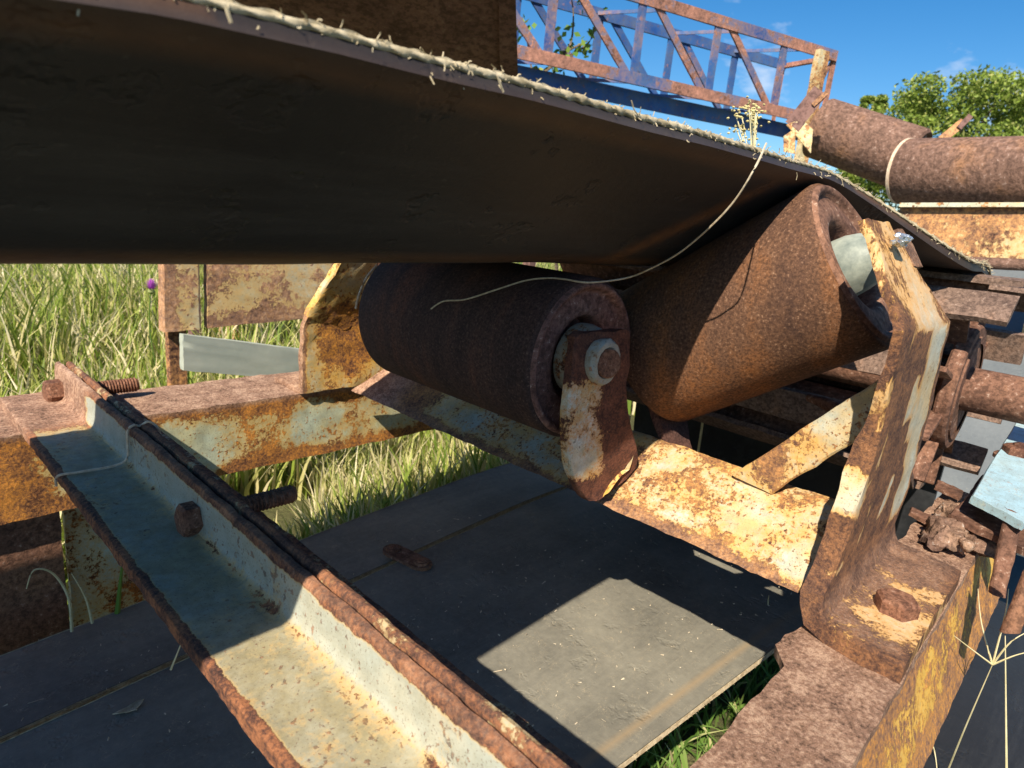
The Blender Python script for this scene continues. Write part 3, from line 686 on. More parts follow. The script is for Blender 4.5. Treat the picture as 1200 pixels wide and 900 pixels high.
# frayed canvas cord along the top corner: twisted yarn, thins out
def dense(pts, k): return smooth(pts, k)
et = dense(edge_top, 6); eb = dense(edge_bot, 6)
g = G(); R_ = []
for i, p in enumerate(et): R_.append([p + A(0, .022, -.004), p + A(0, -.003, .004 + .002 * math.sin(i * .7)), p + A(0, -.005 + .002 * math.sin(i * 1.3), -.006 - .003 * math.sin(i * .9)), p + A(0, .02, -.012)])
g.loft(R_).build('canvas_ply', M['fray'], t, angle=60)
g = G(); R_ = []
for i, p in enumerate(et):
    d = _n(et[min(i + 1, len(et) - 1)] - et[max(0, i - 1)]); u = _n(np.cross(d, UZ)); v = np.cross(u, d)
    big = 1 - .55 * ss(1.4, 2.6, p[0]); s_ = i * .95
    rr = .0074 * big * (1 - .35 * ss(1.0, .3, p[0])); ring = []
    for tt in np.linspace(0, 2 * math.pi, 12, endpoint=False):
        rad_ = rr * (1 + .22 * math.cos(3 * tt + s_)) * (1 + .3 * mnoise.noise(Vector(p * 30)))
        ring.append(p + A(0, -.004, -.004) + rad_ * (math.cos(tt) * u + math.sin(tt) * v))
    R_.append(ring)
g.loft(R_).build('frayed_cord', M['fray'], t, angle=60)
g = G()
for i in range(620):
    k = random.randrange(len(et) - 2); p = lerp(et[k], et[k + 1], random.random()) if random.random() < .82 else lerp(et[k], eb[k], random.random())
    L = random.uniform(.005, .013) * (1.0 if random.random() < .97 else 2.0) * (1 + .7 * ss(1.6, 2.2, p[0])); L *= 1 - .35 * ss(1.6, 2.8, p[0])
    dv = _n(A(random.gauss(0, .6), -random.random(), random.gauss(.1, .8))); q = p + dv * .006
    b = q + dv * L * .5 + A(0, 0, random.uniform(-.2, .2) * L); c = q + dv * L + A(random.gauss(0, .3) * L, 0, random.uniform(-.7, .2) * L)
    g.tube([q, b, c], .0011, 3, caps=False)
tag(g.build('fringe', M['fray'], t, smooth=False), kind='stuff')
# larger loose threads hanging off the edge
def hang(px, py, pts2, mat='fray', r=.0022, Y=.815):
    return G().tube(smooth([onY(a, b, Y - .012) for a, b in pts2]), r, 5).build('loose_thread', M[mat], t)
hang(0, 0, [(583, 88), (586, 98), (590, 108)], r=.0018); hang(0, 0, [(265, 8), (268, 18), (271, 27)], r=.0022); hang(0, 0, [(740, 118), (743, 128), (748, 135)], r=.0014)

# long string hanging from the belt edge, over the rollers
P_ = [onY(898, 168, .805), onX(885, 196, 1.66), onX(860, 236, 1.68), onX(830, 268, 1.71), onX(795, 297, 1.75), onX(760, 316, 1.78), onX(733, 326, 1.80)]
end = P_[-1]
tail = [onX(700, 326, 1.78), onX(660, 325, 1.72), onX(620, 328, 1.66), onX(580, 340, 1.59), onX(545, 351, 1.53), onX(520, 353, 1.50), onX(505, 362, 1.475)]
# keep the tail on the roller's surface
def push(p):
    d = A(p[0] - RC[0], 0, p[2] - RC[2]); L = np.linalg.norm(d); return A(RC[0], p[1], RC[2]) + d / L * .294
def roller_hit(px, py):
    v = ray(px, py); a = v[0] ** 2 + v[2] ** 2; b = -2 * (v[0] * RC[0] + v[2] * RC[2]); c = RC[0] ** 2 + RC[2] ** 2 - .286 ** 2
    D = b * b - 4 * a * c
    return v * ((-b - math.sqrt(D)) / (2 * a)) if D > 0 else None
tl = [roller_hit(a, b) for a, b in ((690, 331), (660, 327), (640, 326), (615, 329), (580, 340), (545, 351), (520, 353), (505, 362))]
tl = [q for q in tl if q is not None]
tag(G().tube(smooth(P_ + tl, 8), .0028, 5).build('long_string', M['thread']), 'long thin frayed string hanging from the belt edge across both rollers', 'string')

# ================================================================== RETURN BELTS
ZB = -1.69
def lowbelt(name, e0, e1, z, label, x0=-4.0, x1=3.9, stripe=False, mat='rubber_low'):
    """edges e = ((x,y),(x,y)) near and far"""
    t_ = thing(name, label, 'conveyor belt', (1.3, lerp(e0[0][1], e1[0][1], .5), z))
    def ye(e, x): return e[0][1] + (e[1][1] - e[0][1]) * (x - e[0][0]) / (e[1][0] - e[0][0])
    R_ = []; en = []
    for X in np.linspace(x0, x1, 130):
        a, b = ye(e0, X), ye(e1, X); zz = z - .05 * ss(2.6, 3.8, X); top = [A(X, lerp(a, b, q), zz + .004 * mnoise.noise(Vector((X * 1.4, q * 2, 5)))) for q in np.linspace(0, 1, 60)]
        R_.append(top + [p - UZ * .030 for p in top[::-1]]); en.append((top[0], top[-1]))
    def stn(p):
        d = p[1] - ye(e0, p[0]); return .75 * max(0, 1 - abs(d - .075) / .022) if stripe else 0
    G().loft(R_, 0.0, stn).build('belt_sheet', M[mat], t_, angle=40)
    g = G()
    for side in (0, 1):
        for q in range(5 if side == 0 else 2):
            pts = [e[side] + A(0, -.003 if side == 0 else -.001, (-.003 if side == 0 else .0015) - .005 * q + .001 * random.uniform(-1, 1)) for e in en]; g.tube(dense(pts, 2), .0022, 4, caps=False)
        for i in range(700):
            e = en[random.randrange(len(en) - 1)][side]; p = e + A(random.uniform(0, .055), 0, -.026 * random.random()); sg = -1 if side == 0 else 1
            q = p + A(random.gauss(0, .006), sg * random.uniform(.004, .014), random.uniform(-.008, .004)); g.tube([p, lerp(p, q, .5) + A(0, 0, .001), q], .0009, 3, caps=False)
    tag(g.build('stitched_edge', M['fray_dirty'], t_, smooth=False), kind='stuff')
    return t_
k_ = 1.69 / 1.5
nearE = ((1.389 * k_, .735 * k_), (2.312 * k_, .658 * k_)); midE = ((.174 * k_, 1.88 * k_), (2.713 * k_, 2.085 * k_))
rb_ = lowbelt('lower_return_belt', nearE, midE, ZB, 'wide black return belt with a sunlit dusty patch, lying below the idler', stripe=True)
k2 = 1.72 / 1.5
farE = ((.239 * k2, 2.285 * k2), (2.69 * k2, 2.544 * k2)); midE2 = ((.174 * k2, 1.912 * k2), (2.713 * k2, 2.12 * k2))
sb_ = lowbelt('lower_belt_strip', midE2, farE, ZB - .034, 'narrow black belt strip along the far side of the wide return belt')
# belt fastener
cF = onZ(478, 655, ZB); t = thing('belt_fastener', 'small rusty two bolt plate fastener joining the return belts', 'belt fastener', cF)
a_, b_ = onZ(452, 643, ZB), onZ(503, 668, ZB); dl = _n(b_ - a_); dw = np.cross(UZ, dl)
g = G(); ring = []
hl, hw = np.linalg.norm(b_ - a_) / 2, .052
for s_ in (-1, 1):
    for a in np.linspace(-90, 90, 9): ring.append(dl * (s_ * (hl - hw) + s_ * hw * math.cos(math.radians(a))) + dw * hw * s_ * math.sin(math.radians(a)))
cc_ = (a_ + b_) / 2
g.loft([[cc_ + p + UZ * z for p in ring] for z in (.001, .014, .018)]).build('plate', M['drum'], t)
for s_ in (-1, 1):
    G().lathe(cc_ + dl * s_ * (hl - hw) + UZ * .018, UZ, [(0, .036), (.010, .034), (.012, .022), (.016, .020), (.018, .006)], 20).build('bolt_head', M['bolt'], t)

def litter(parent, z, n, x0, x1, y0, y1):
    g = G()
    for i in range(n):
        c = A(random.uniform(x0, x1), random.uniform(y0, y1), z + .004); a = random.uniform(0, 6.28); L = random.uniform(.004, .016) if random.random() < .92 else random.uniform(.02, .045)
        d = A(math.cos(a), math.sin(a), 0); w_ = A(-d[1], d[0], 0) * random.uniform(.0008, .002)
        g.add([c - w_, c + w_, c + d * L + w_ + UZ * random.uniform(0, .006), c + d * L - w_], [(0, 1, 2, 3)])
    tag(g.build('litter', M['thread'], parent, smooth=False), kind='stuff')
litter(rb_, ZB, 420, .0, 3.2, .85, 1.95); litter(sb_, ZB - .034, 90, .1, 3.0, 2.1, 2.5)
c_ = onZ(152, 832, ZB + .004); g = G(); ring = [c_ + A(math.cos(a) * .035 * (1 + .5 * math.sin(3 * a)), math.sin(a) * .022 * (1 + .4 * math.cos(2 * a)), .004 + .004 * math.sin(2 * a)) for a in np.linspace(0, 6.28, 14, endpoint=False)]
g.loft([ring, [p + UZ * .003 for p in ring]]).build('dry_leaf', M['fray'], at=c_)
tag(bpy.data.objects['dry_leaf'], 'small crumpled pale dry leaf on the black return belt at the bottom left', 'leaf')

# ================================================================== TAIL DRUM
t = thing('tail_drum', 'rusty slatted tail drum with shaft behind the near bracket', 'conveyor drum', (DX, 1.5, DZ - DR))
DC = A(DX, 0, DZ)
yd = .44
for y, rr in ((yd, .285), (1.4, .285), (2.3, .285)):
    d_ = G().lathe(A(DX, y, DZ), UY, [(0, rr - .01), (.012, rr), (.05, rr), (.06, rr - .01)], 56, jit=.004).build('end_disc' if y == yd else 'inner_disc', M['drum'], t)
    if y == yd:
        G().lathe(A(DX, y - .008, DZ), UY, [(0, .205), (.0, .235), (.018, .24), (.018, .20)], 48, caps=False).build('disc_ring', M['drum'], d_)
G().cyl((DX, .12, DZ), (DX, 2.75, DZ), .098, 36, .006).build('shaft', M['drum'], t)
NS = 10
for k in range(NS):
    a = math.radians(20 + 36 * k); rd = A(math.cos(a), 0, math.sin(a)); tg = A(-math.sin(a), 0, math.cos(a))
    c0 = DC + rd * (DR - .018)
    y0 = .325 + random.uniform(-.015, .015) if (math.sin(a) > .35 or math.cos(a) > .2) else .50
    R_ = []
    for i in range(24):
        y = lerp(y0, 2.75, i / 23); r_ = []
        for (u, v) in ((-.078, -.014), (-.078, .012), (-.04, .016), (.04, .016), (.078, .012), (.078, -.014), (.04, -.012), (-.04, -.012)):
            q = c0 + tg * u + rd * v + A(0, y, 0); r_.append(q + .005 * np.array(mnoise.noise_vector(Vector(q * 14))))
        R_.append(r_)
    s_ = G().loft(R_).build('slat', M['slat'], t)
    # radial wing that carries the slat
    G().box(DC + rd * .37 + A(0, 1.56, 0), rd * .105, A(0, 1.10, 0), tg * .012, bev=.003).build('wing_plate', M['drum'], s_)

# bearing plate with bolt at the right edge
t = thing('bearing_plate', 'pale blue painted plate with a rusty bolt at the right edge beside the drum shaft', 'bearing plate', (3.2, .12, -.8))
zb = -.80
q0, q1, q2, q3 = onZ(1208, 440, zb), onZ(1138, 580, zb), onZ(1200, 612, zb), onZ(1262, 520, zb)
q0 = A(3.9, q0[1] / q0[0] * 3.9, zb + .06)
q3 = A(3.6, -.06, zb + .03)
rows = [(lerp(q1, q0, q), lerp(q2, q3, q), UZ) for q in np.linspace(0, 1, 12)]
G().strip(rows, .03, 8, w=lambda p: .14 + .14 * ss(3.0, 2.8, p[0]), jit=.003, edge=.006).build('plate', M['bluebar'], t)
cb = onZ(1192, 540, zb)
w_ = G().lathe(cb, UZ, [(0, .085), (.014, .085), (.016, .08)], 28, jit=.02).build('washer', M['drum'], t)
b_ = bolt(t, cb + UZ * .014, A(0, 0, -1), .062, .05, .03, 0)
G().lathe(cb + UZ * .06, UZ, [(0, .032), (.012, .030), (.016, .02)], 16).build('stud_end', M['bolt'], b_)

# take-up rail and welded scraps at the end of the right stringer
t = thing('take_up_bracket', 'tangle of rusty welded straps and slag at the far end of the right beam', 'steel bracket', (2.9, .2, -1))
def quadplate(name, pts, th, mat, nrm=UZ, w=.9, st=.6, jit=.004, parent=t):
    a, b, c, d = pts; rows = [(lerp(a, d, q), lerp(b, c, q), nrm) for q in np.linspace(0, 1, 10)]
    return G().strip(rows, th, 8, w=w, st=st, jit=jit, edge=.005).build(name, M[mat], parent)
quadplate('rail_plate', [onZ(1132, 582, -.88), onZ(1215, 628, -.88), onZ(1215, 650, -.90), onZ(1112, 602, -.90)], .025, 'drum')
quadplate('rail_plate', [onZ(1150, 555, -.86), onZ(1160, 560, -.86), onZ(1140, 598, -.90), onZ(1128, 592, -.90)], .018, 'drum')
quadplate('cross_strap', [onZ(1098, 562, -.95), onZ(1130, 575, -.95), onZ(1126, 582, -.95), onZ(1096, 570, -.95)], .014, 'drum')
quadplate('cross_strap', [onZ(1068, 593, -.97), onZ(1108, 612, -.97), onZ(1104, 620, -.97), onZ(1066, 600, -.97)], .014, 'drum')
quadplate('upright_strap', [onX(1180, 596, 2.62), onX(1200, 604, 2.62), onX(1178, 702, 2.45), onX(1161, 696, 2.45)], .018, 'drum', A(-.9, -.4, .1))
quadplate('upright_strap', [onX(1215, 640, 2.2), onX(1240, 660, 2.2), onX(1196, 742, 2.1), onX(1174, 742, 2.1)], .018, 'drum', A(-.9, -.4, .1))
quadplate('gusset', [onZ(1112, 600, -.93), onZ(1165, 622, -.93), onZ(1180, 640, -.97), onZ(1100, 635, -.97)], .025, 'drum')
for (px, py, rx, ry, hz) in ((1110, 628, .13, .075, .07), (1140, 622, .16, .09, .06), (1160, 634, .12, .07, .05), (1122, 606, .11, .06, .05)):
    c = onZ(px, py, -.97); R_ = []
    for a in np.linspace(0, 90, 14):
        e = math.radians(a); ring = []
        for b in np.linspace(0, 2 * math.pi, 40, endpoint=False):
            q = c + A(rx * math.cos(e) * math.cos(b), ry * math.cos(e) * math.sin(b), hz * math.sin(e) - .01)
            ring.append(q + (.030 * np.array(mnoise.noise_vector(Vector(q * 16))) + .022 * np.array(mnoise.noise_vector(Vector(q * 42)))) * (1 if a < 89 else .4))
        R_.append(ring)
    G().loft(R_).build('slag_lump', M['weld'], t, angle=80)
for c, r in ((onZ(1134, 640, -.94), .022), (onZ(1135, 610, -.91), .020), (onZ(1128, 634, -.94), .014)): G().lathe(c, UZ, [(-r, r * .4), (0, r), (r * .7, r * .8), (r, r * .2)], 10, jit=.2).build('bright_weld_bead', M['weld'], t, angle=70)

rows = [(A(x, -1.6, -2.25 + .1 * math.sin(x)), A(x, .24, -2.12 + .05 * math.sin(x * 2)), UZ) for x in np.linspace(1.6, 9, 30)]  # rubber sheet by the beam, its black colour stands in for shade
tag(G().strip(rows, .04, 14, w=0.0, st=0.0, jit=.01).build('shade_tone_sheet', M['rubber_top'], at=(4, -.6, -2.3)), 'rubber sheet below the ochre beam at the bottom right, coloured black to stand in for shade', 'rubber sheet')

# sloping second belt seen behind the drum on the right
rows = []
for q in np.linspace(0, 1, 24):
    x = lerp(4.55, 7.4, q); z = lerp(-1.60, .02, q ** .9); rows.append((A(x, -1.6, z), A(x, 2.2, z), A(-.5, 0, .87)))
tag(G().strip(rows, .04, 16, w=0.0, st=0.0).build('sloping_belt', M['rubber_far']), 'dusty grey blue belt sloping up behind the drum at the right edge', 'conveyor belt')

# frame rail and tubes in the dark between idler and drum
t = thing('inner_frame', 'dark rusty cross bars in shade below the inclined roller', 'steel frame', (2.8, 1.4, -1.3))
for (x, z, h) in ((2.62, -1.10, .05), (2.72, -1.28, .06)):
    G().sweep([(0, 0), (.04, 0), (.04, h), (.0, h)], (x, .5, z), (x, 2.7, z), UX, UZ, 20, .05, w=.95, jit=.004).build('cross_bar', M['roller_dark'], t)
G().tube([onX(948, 466, 2.5), onX(965, 472, 2.45), onX(985, 482, 2.38)], lambda q: .014 + .014 * q, 10).build('broken_rod', M['drum'], t)

# ================================================================== BACKGROUND LEFT: old machine panels
t = thing('rusty_panel_frame', 'rust streaked cream steel panel frame standing in the grass behind the left beam', 'steel frame', (2.2, 4.5, GROUND))
def quad3(par, name, P4, th, mat, N, w=.5, st=0.0, jit=.004, nu=14, nv=14):
    a, b, c, d = P4; rows = [(lerp(a, d, q), lerp(b, c, q), N) for q in np.linspace(0, 1, nv)]
    return G().strip(rows, th, nu, w=w, st=st, jit=jit, edge=.006).build(name, M[mat], par)
quad3(t, 'post', [A(1.515, 4.5, -.38), A(1.73, 4.5, -.38), A(1.73, 4.5, -.975), A(1.50, 4.5, -.985)], .10, 'bg_cream', -UY, w=lambda p: .42 + .4 * ss(1.6, 1.52, p[0]), st=.5, nv=24)
quad3(t, 'panel', [A(1.79, 4.52, -.38), A(3.6, 4.52, -.38), A(3.6, 4.52, -.90), A(1.78, 4.52, -.975)], .05, 'bg_cream', -UY, w=lambda p: .50 + .15 * ss(-.8, -.95, p[2]), st=.5, nv=24)
quad3(t, 'lower_plate', [A(1.59, 4.44, -.99), A(2.75, 4.44, -1.23), A(2.75, 4.44, -1.47), A(1.585, 4.44, -1.236)], .05, 'bg_pale', -UY)
quad3(t, 'leg', [A(1.56, 4.62, -.9), A(1.68, 4.62, -.9), A(1.68, 4.62, GROUND), A(1.56, 4.62, GROUND)], .05, 'bg_cream', -UY, w=.8)

# dark plate at the top, leant over as a chute to stay shaded
t = thing('dark_chute', 'dark brown steel plate leant over as a chute to stay shaded, behind the upper belt at the top centre', 'chute', dep(500, 80, 6))
a, b, c, d = dep(140, -120, 4.0), dep(601, -120, 4.0), dep(606, 92, 6.0), dep(140, 92, 6.0)
nn = np.cross(b - a, d - a); nn = nn if nn @ a < 0 else -nn
rows = [(lerp(a, d, q), lerp(b, c, q), nn) for q in np.linspace(0, 1, 12)]
G().strip(rows, .06, 10, w=1).build('plate', M['panel_dark'], t)
rows = [(lerp(dep(583, -120, 3.96), dep(586, 92, 5.95), q), lerp(dep(601, -120, 3.96), dep(607, 92, 5.95), q), nn) for q in np.linspace(0, 1, 8)]
G().strip(rows, .03, 3, w=1).build('edge_flange', M['panel_dark'], t)

for px_, py_, xa_ in ((640, 112, 560), (218, 60, 260)):
    q_ = dep(px_, py_, 6.2); a_ = dep(xa_, 84, 6.02)
    G().box((q_ + A(q_[0], q_[1], GROUND)) / 2, UX * .05, UY * .05, UZ * ((q_[2] - GROUND) / 2)).build('support_post', M['panel_dark'], t)
    G().tube([q_ - UZ * .06, A(a_[0], a_[1], q_[2] - .02), a_ + UZ * .02], .035, 8).build('support_arm', M['panel_dark'], t)

# ================================================================== BACKGROUND RIGHT: second idler
t = thing('background_idler', 'second idler with large brown rollers and no belt, behind the drum at upper right', 'conveyor idler', (6.2, 1.3, 0))
e0, e1 = dep(1061, 201, 5.3), dep(1330, 206, 4.15)
axb = _n(e1 - e0); rb = 5.3 * 36.5 / F_PX
r_ = roller(t, e0, axb, np.linalg.norm(e1 - e0), rb, M['bg_roller'], M['bg_roller'], n=48)
G().lathe(e0, axb, [(-.012, rb * .9), (-.012, rb * 1.012), (.012, rb * 1.012), (.012, rb * .9)], 48, caps=False).build('joint_ring', M['wire'], r_)
w0, w1 = dep(1070, 188, 5.45), dep(960, 150, 5.9)
r_ = roller(t, w0, w1 - w0, np.linalg.norm(w1 - w0), 5.6 * 35 / F_PX, M['bg_roller'], M['bg_roller'], n=48)
def blade(name, a, b, wd, th, mat, par, w=.7, side=None, st=.2):
    a = np.asarray(a, float); b = np.asarray(b, float); d = _n(b - a); vw = _n((a + b) / 2); s1 = _n(np.cross(d, vw)) if side is None else side
    rows = [(lerp(a, b, q) - s1 * wd / 2, lerp(a, b, q) + s1 * wd / 2, -vw) for q in np.linspace(0, 1, 8)]
    return G().strip(rows, th, 4, w=w, st=st, jit=.004).build(name, M[mat], par)
# slotted arm and its cream foot
blade('slotted_arm', dep(928, 148, 5.3), dep(962, 106, 5.3), .13, .06, 'panel_dark', t, 1)
blade('slot_prong', dep(953, 123, 5.28), dep(970, 107, 5.28), .035, .05, 'bg_cream', t, .9)
quad3(t, 'bracket_foot', [dep(921, 146, 5.3), dep(940, 140, 5.3), dep(953, 152, 5.3), dep(950, 180, 5.3)], .05, 'bg_cream', -_n(dep(935, 150, 1)), w=.42)
quad3(t, 'bracket_foot', [dep(918, 160, 5.25), dep(932, 150, 5.25), dep(932, 180, 5.25), dep(918, 178, 5.25)], .05, 'bg_cream', -_n(dep(925, 150, 1)), w=.5)
blade('slotted_arm', dep(1103, 164, 5.6), dep(1130, 142, 5.6), .07, .05, 'bg_cream', t, .75)
blade('slot_prong', dep(1124, 150, 5.58), dep(1138, 135, 5.58), .045, .05, 'panel_dark', t, .9)
# channel beam below the background rollers
t = thing('background_beam', 'rusty cream channel beam under the background rollers at the right edge', 'steel beam', (6.3, 1, .0))
e0 = dep(1055, 243, 4.85); e1 = dep(1330, 243, 4.05); h0 = dep(1055, 300, 5.5); h1 = dep(1330, 312, 4.6)
nb = _n(np.cross(e1 - e0, UZ)); nb = nb if nb @ e0 < 0 else -nb
dz = .36
rows = [(lerp(e0, e1, q), lerp(e0, e1, q) - UZ * dz, nb) for q in np.linspace(0, 1, 16)]
G().strip(rows, .06, 12, w=lambda p: .58, st=.1, jit=.004).build('web', M['bg_cream'], t)
G().cyl(e0 - UZ * (dz + .02) + nb * .06, e1 - UZ * (dz + .02) + nb * .06, .04, 12).build('bottom_lip', M['bg_roller'], t)
rows = [(lerp(e0, e1, q) + UZ * .03 - nb * .05, lerp(e0, e1, q) + UZ * .03 + nb * .05, UZ) for q in np.linspace(0, 1, 10)]
G().strip(rows, .03, 3, w=.3).build('top_lip', M['bg_cream'], t)
for q in (.25, .8):
    b0 = lerp(e0, e1, q) - UZ * dz - nb * .3
    G().box(b0 - UZ * 1.4 - nb * .2, nb * .04, np.cross(nb, UZ) * .12, UZ * 1.4).build('leg', M['bg_cream'], t)

# ================================================================== BLUE TRUSS
t = thing('lattice_boom', 'blue and rust lattice boom standing against the sky at the top right', 'lattice boom', (11, 5.2, GROUND))
TD = _n(ray(2057, 375) * A(1, 1, 0)); TN = A(-TD[1], TD[0], 0) * -1
TN = A(TD[1], -TD[0], 0); TN = TN if TN @ A(1, 1, 0) > 0 else -TN
E0 = dep(945, 139, 11); HT = 1.02; LN = 12.0
def bar(a, b, wd, th, w=.6, name='brace'):
    a = np.asarray(a, float); b = np.asarray(b, float); d = _n(b - a); u = TN - d * (TN @ d); u = _n(u); v = np.cross(d, u)
    prof = [(-wd / 2, -wd / 2), (wd / 2, -wd / 2), (wd / 2, -wd / 2 + th), (-wd / 2 + th, -wd / 2 + th), (-wd / 2 + th, wd / 2), (-wd / 2, wd / 2)]
    return G().sweep(prof, a, b, u, v, 14, .06, w=w, jit=.004).build(name, M['truss_blue'], t)
def tb(s_, top, rear, dh=0): return E0 - TD * s_ + UZ * (HT * top) + TN * (1.05 * rear) 
END = -.35
for top in (0, 1):
    for rear in (0, 1):
        bar(tb(END if not (top == 0 and rear == 0) else -.0, top, rear), tb(LN, top, rear), .16, .045, w=lambda p, tt=top, rr=rear: (.52 if rr == 0 else .15) + .3 * mnoise.noise(Vector(p * 1.3)), name='chord')
bar(tb(-.1, 0, 0) - UZ * .22 + TN * .25, tb(LN, 0, 0) - UZ * .22 + TN * .25, .22, .04, w=.2, name='lower_channel')
BAY = 1.42; k = 0; s_ = .25
while s_ < LN - BAY:
    for rear in (0, 1):
        bar(tb(s_ + .62, 0, rear), tb(s_ + .62, 1, rear), .13, .03, w=.38 if rear == 0 else .1, name='upright')
        bar(tb(s_ + .70, 0, rear), tb(s_ + BAY + .4, 1, rear), .11, .03, w=.50 if rear == 0 else .3, name='diagonal')
    bar(tb(s_, 1, 0), tb(s_ + BAY * .5, 1, 1), .05, .02, w=.4, name='top_lacing')
    bar(tb(s_ + .3, 0, 0), tb(s_ + BAY, 0, 1), .05, .02, w=.4, name='bottom_lacing')
    s_ += BAY
bar(tb(END, 0, 0) - UZ * .2, tb(END, 1, 0), .09, .03, w=.85, name='end_post'); bar(tb(END, 0, 1), tb(END, 1, 1), .07, .03, w=.85, name='end_post')
bar(tb(END, 1, 0), tb(END, 1, 1), .09, .03, w=.85, name='end_tie'); bar(tb(.1, 0, 0), tb(END, 1, 0), .05, .02, w=.8, name='diagonal')
# cream post holding it up
p0 = tb(.05, 1, 0) - TN * .12; 
G().sweep([(-.14, -.05), (.10, -.05), (.10, .05), (-.14, .05)], p0 + UZ * 0, A(p0[0], p0[1], GROUND), TD, TN, 40, .06, w=lambda p: .42 + .5 * ss(0, .08, (p - p0) @ TD), jit=.01).build('support_post', M['bg_cream'], t)
G().box(A(*(tb(9, 0, .5)[:2]), (tb(9, 0, .5)[2] + GROUND) / 2), TD * .12, TN * .12, UZ * ((tb(9, 0, .5)[2] - GROUND) / 2)).build('support_post', M['bg_cream'], t)

# ================================================================== VEGETATION
def leaf_cloud(g, c, r, n, size, flat=.8):
    for _ in range(n):
        d = _n(np.random.normal(size=3)); p = c + d * r * random.uniform(.55, 1.05) * A(1, 1, flat)
        u = _n(np.random.normal(size=3)); v = _n(np.cross(u, np.random.normal(size=3))); s_ = size * random.uniform(.6, 1.4)
        g.add([p - u * s_, p + v * s_ * .45, p + u * s_, p - v * s_ * .45], [(0, 1, 2, 3)])
def tree(name, base, hgt, rw, lab, n=90, size=.42, seed=3, kind='tree'):
    random.seed(seed); np.random.seed(seed)
    t_ = thing(name, lab, kind, base); base = A(*base); g = G()
    top = base + UZ * hgt * .62
    g.tube([base, base + UZ * hgt * .22 + A(.1, .2, 0), base + UZ * hgt * .45], lambda q: .055 * hgt * (1 - .6 * q), 9); 
    cl = []
    for i in range(n):
        a = random.uniform(0, 2 * math.pi); q = random.random(); zz = hgt * (.30 + .66 * q); rr = rw * math.sqrt(max(.05, 1 - ((q - .35) / .72) ** 2)) * random.random() ** .45
        cl.append(base + A(rr * math.cos(a), rr * math.sin(a), zz + random.uniform(-.4, .4)))
    for c in cl[::5]: g.tube([base + UZ * hgt * random.uniform(.15, .4), lerp(base + UZ * hgt * .35, c, .5) + UZ * .1 * hgt * .2, c], lambda q: .018 * hgt * (1 - .85 * q), 5)
    g.build('trunk', M['bark'], t_)
    g = G()
    for c in cl: leaf_cloud(g, c, rw * random.uniform(.13, .24), 240, size * .62)
    g.build('crown', M['leaf'], t_, smooth=False)
TC = dep(1120, 130, 62)
tree('green_tree', (TC[0], TC[1], GROUND), TC[2] - GROUND + 3.2, 8.6, 'rounded bright green leafy tree behind the background rollers at the upper right', n=150, size=.34)
T2 = dep(1026, 128, 66); tree('small_tree', (T2[0], T2[1], GROUND), T2[2] - GROUND + 2.0, 2.6, 'smaller darker green tree just left of the rounded one', n=28, size=.30, seed=5)
T3 = dep(1215, 120, 70); tree('dark_tree', (T3[0], T3[1], GROUND), T3[2] - GROUND + 3.6, 3.6, 'darker grey green tree at the right edge beside the rounded one', n=44, size=.32, seed=8)
random.seed(21); np.random.seed(21)
# climbing branch behind the truss by the dark chute
t = thing('leafy_branch', 'leafy vine branch with yellow green leaves between the dark chute and the lattice boom', 'branch', dep(640, 200, 9))
g = G(); tips = []
for pts in ([(640, 200, 9), (628, 120, 9), (620, 60, 9), (612, 20, 9)], [(628, 120, 9), (650, 80, 9.2), (640, 45, 9)], [(630, 90, 9), (665, 60, 9), (672, 20, 9), (668, -10, 9)], [(650, 75, 9), (690, 50, 9.1), (700, 15, 9)], [(660, 62, 9), (688, 48, 9)]):
    P = smooth([dep(*p) for p in pts]); g.tube(P, lambda q: .022 * (1 - .7 * q), 5); tips += P
P = smooth([dep(640, 200, 9), dep(645, 400, 10) * A(1, 1, 0) + A(0, 0, -1), A(dep(645, 400, 10)[0], dep(645, 400, 10)[1], GROUND)]); g.tube(P, .03, 5)
g.build('stem', M['bark'], t)
g = G()
for i in range(150):
    c = tips[int(len(tips) * random.random())]; 
    if c[2] < dep(640, 95, 9)[2]: continue
    c = c + np.random.normal(size=3) * .07; u = _n(np.random.normal(size=3) + A(0, 0, -.6)); v = _n(np.cross(u, np.random.normal(size=3))); s_ = random.uniform(.06, .12)
    g.add([c, c + u * s_ * .5 + v * s_ * .42, c + u * s_ * 1.15, c + u * s_ * .5 - v * s_ * .42], [(0, 1, 2, 3)])
g.build('leaves', M['vine'], t, smooth=False)
# dried weed behind the belt edge
t = thing('dried_weed', 'small dried weed with pale yellow seed heads rising behind the belt edge', 'plant', dep(877, 190, 3.6))
g = G(); h = G(); bs = dep(880, 230, 3.6)
for i in range(14):
    tp = dep(random.uniform(862, 890), random.uniform(126, 158), 3.6 + random.uniform(-.1, .1)); P = smooth([bs, lerp(bs, tp, .6) + A(0, 0, .03), tp]); g.tube(P, .003, 4)
    for k in range(7):
        q = tp + np.random.normal(size=3) * .028; h.lathe(q, UZ, [(-.006, .003), (0, .009), (.006, .003)], 5, jit=.3)
g.build('stems', M['straw'], t); h.build('seed_heads', M['seed'], t)
G().tube([bs, A(bs[0] + .1, bs[1] + .1, -.9), A(bs[0] + .2, bs[1] + .1, GROUND)], .008, 5).build('root_stem', M['straw'], t)

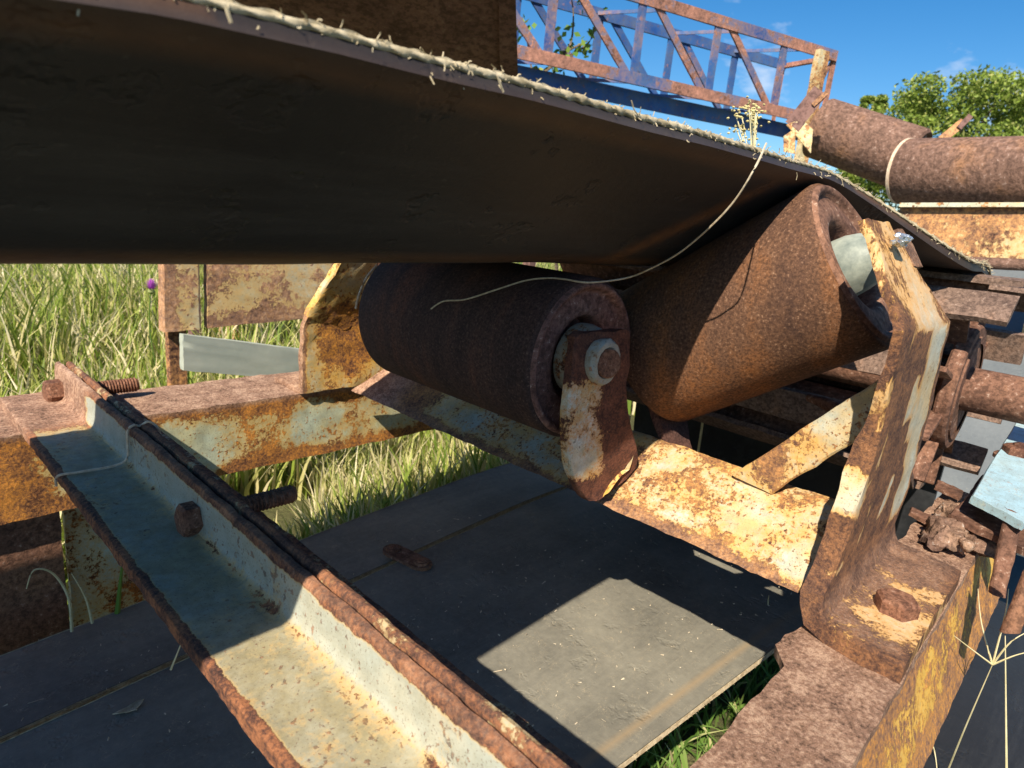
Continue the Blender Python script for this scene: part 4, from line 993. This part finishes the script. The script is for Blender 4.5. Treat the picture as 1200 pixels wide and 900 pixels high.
# thistle with purple flower
th = dep(177, 338, 6.2); bs = A(th[0] - .12, th[1] + .05, GROUND)
t = thing('purple_thistle', 'single purple thistle flower above the grass left of the cream panel', 'flower', bs)
G().tube(smooth([bs, lerp(bs, th, .35) + A(.10, 0, 0), lerp(bs, th, .75) + A(.02, .05, 0), th]), .006, 6).build('stem', M['grass_green'], t)
G().lathe(th - UZ * .035, UZ, [(-.02, .008), (.0, .030), (.02, .028), (.035, .018)], 10).build('flower_base', M['grass_green'], t)
g = G()
for i in range(140):
    a = random.uniform(0, 6.28); e = random.uniform(.0, 1.3); d = A(math.cos(a) * math.sin(e), math.sin(a) * math.sin(e), math.cos(e)); s1 = _n(np.cross(d, A(.3, .2, .9))); b = th + A(0, 0, -.01)
    g.add([b - s1 * .004, b + s1 * .004, b + d * .11], [(0, 1, 2)])
g.build('petals', M['purple'], t, smooth=False)

# individual grass stalks in front
def stalk(name, pts, r, lab, mat='straw', parts=(), cat='grass stalk', heads=()):
    P = smooth(pts); t_ = thing(name, lab, cat, pts[0])
    G().tube(P, lambda q: r * (1 - .7 * q), 5).build('stem', M[mat], t_)
    for hp in heads: G().tube(smooth(hp), lambda q: r * .8 * (1 - .7 * q), 4).build('spikelet', M[mat], t_)
    return t_
zb_ = lambda px, py: onZ(px, py, GROUND)
hub = dep(1163, 779, 1.9)
stalk('grass_stalk', [dep(1100, 930, 2.3), dep(1128, 860, 2.05), hub], .0034, 'green grass stalk with a five fingered star shaped head at the lower right corner', 'straw',
      heads=[[hub, dep(1150, 730, 1.9), dep(1146, 690, 1.9)], [hub, dep(1178, 720, 1.88), dep(1182, 690, 1.88)], [hub, dep(1185, 752, 1.86), dep(1215, 735, 1.84)], [hub, dep(1190, 768, 1.86), dep(1215, 762, 1.84)], [hub, dep(1140, 762, 1.9), dep(1118, 745, 1.9)]])
stalk('grass_stalk', [dep(1180, 940, 2.2), dep(1179, 850, 2.2), dep(1178, 745, 2.2)], .004, 'thin straight straw stalk right of the star headed grass stalk')
stalk('grass_stalk', [dep(1060, 905, 2.5), dep(1075, 870, 2.5), dep(1082, 850, 2.5), dep(1095, 880, 2.5), dep(1100, 925, 2.5)], .005, 'bent green grass blade below the ochre beam at the bottom right', 'straw')
stalk('grass_stalk', [dep(1085, 860, 2.4), dep(1100, 830, 2.4), dep(1123, 803, 2.4)], .006, 'short green grass blade rising in the shade right of the ochre beam', 'vine')
g0 = onY(84, 740, 2.6)
stalk('grass_stalk', [g0, onY(80, 700, 2.6), onY(62, 672, 2.6), onY(40, 668, 2.6), onY(31, 690, 2.6)], .006, 'pale grass blade curled over in front of the dark leg at the left', 'straw')
stalk('grass_stalk', [onY(108, 730, 2.6), onY(100, 700, 2.6), onY(84, 672, 2.6)], .006, 'short dry grass blade between the two legs under the left beam', 'straw')
stalk('grass_stalk', [onY(137, 720, 2.65), onY(140, 690, 2.65), onY(144, 655, 2.65)], .012, 'broad green grass blade in front of the pale blue leg', 'vine')
stalk('grass_stalk', [onY(200, 785, 1.9), onY(208, 765, 1.9), onY(216, 745, 1.9)], .004, 'short straw lying on the seam of the return belt', 'straw')
stalk('grass_stalk', [onY(905, 733, .9), onY(900, 715, .9), onY(901, 698, .9)], .005, 'short dry straw hanging under the edge of the idler base', 'straw')
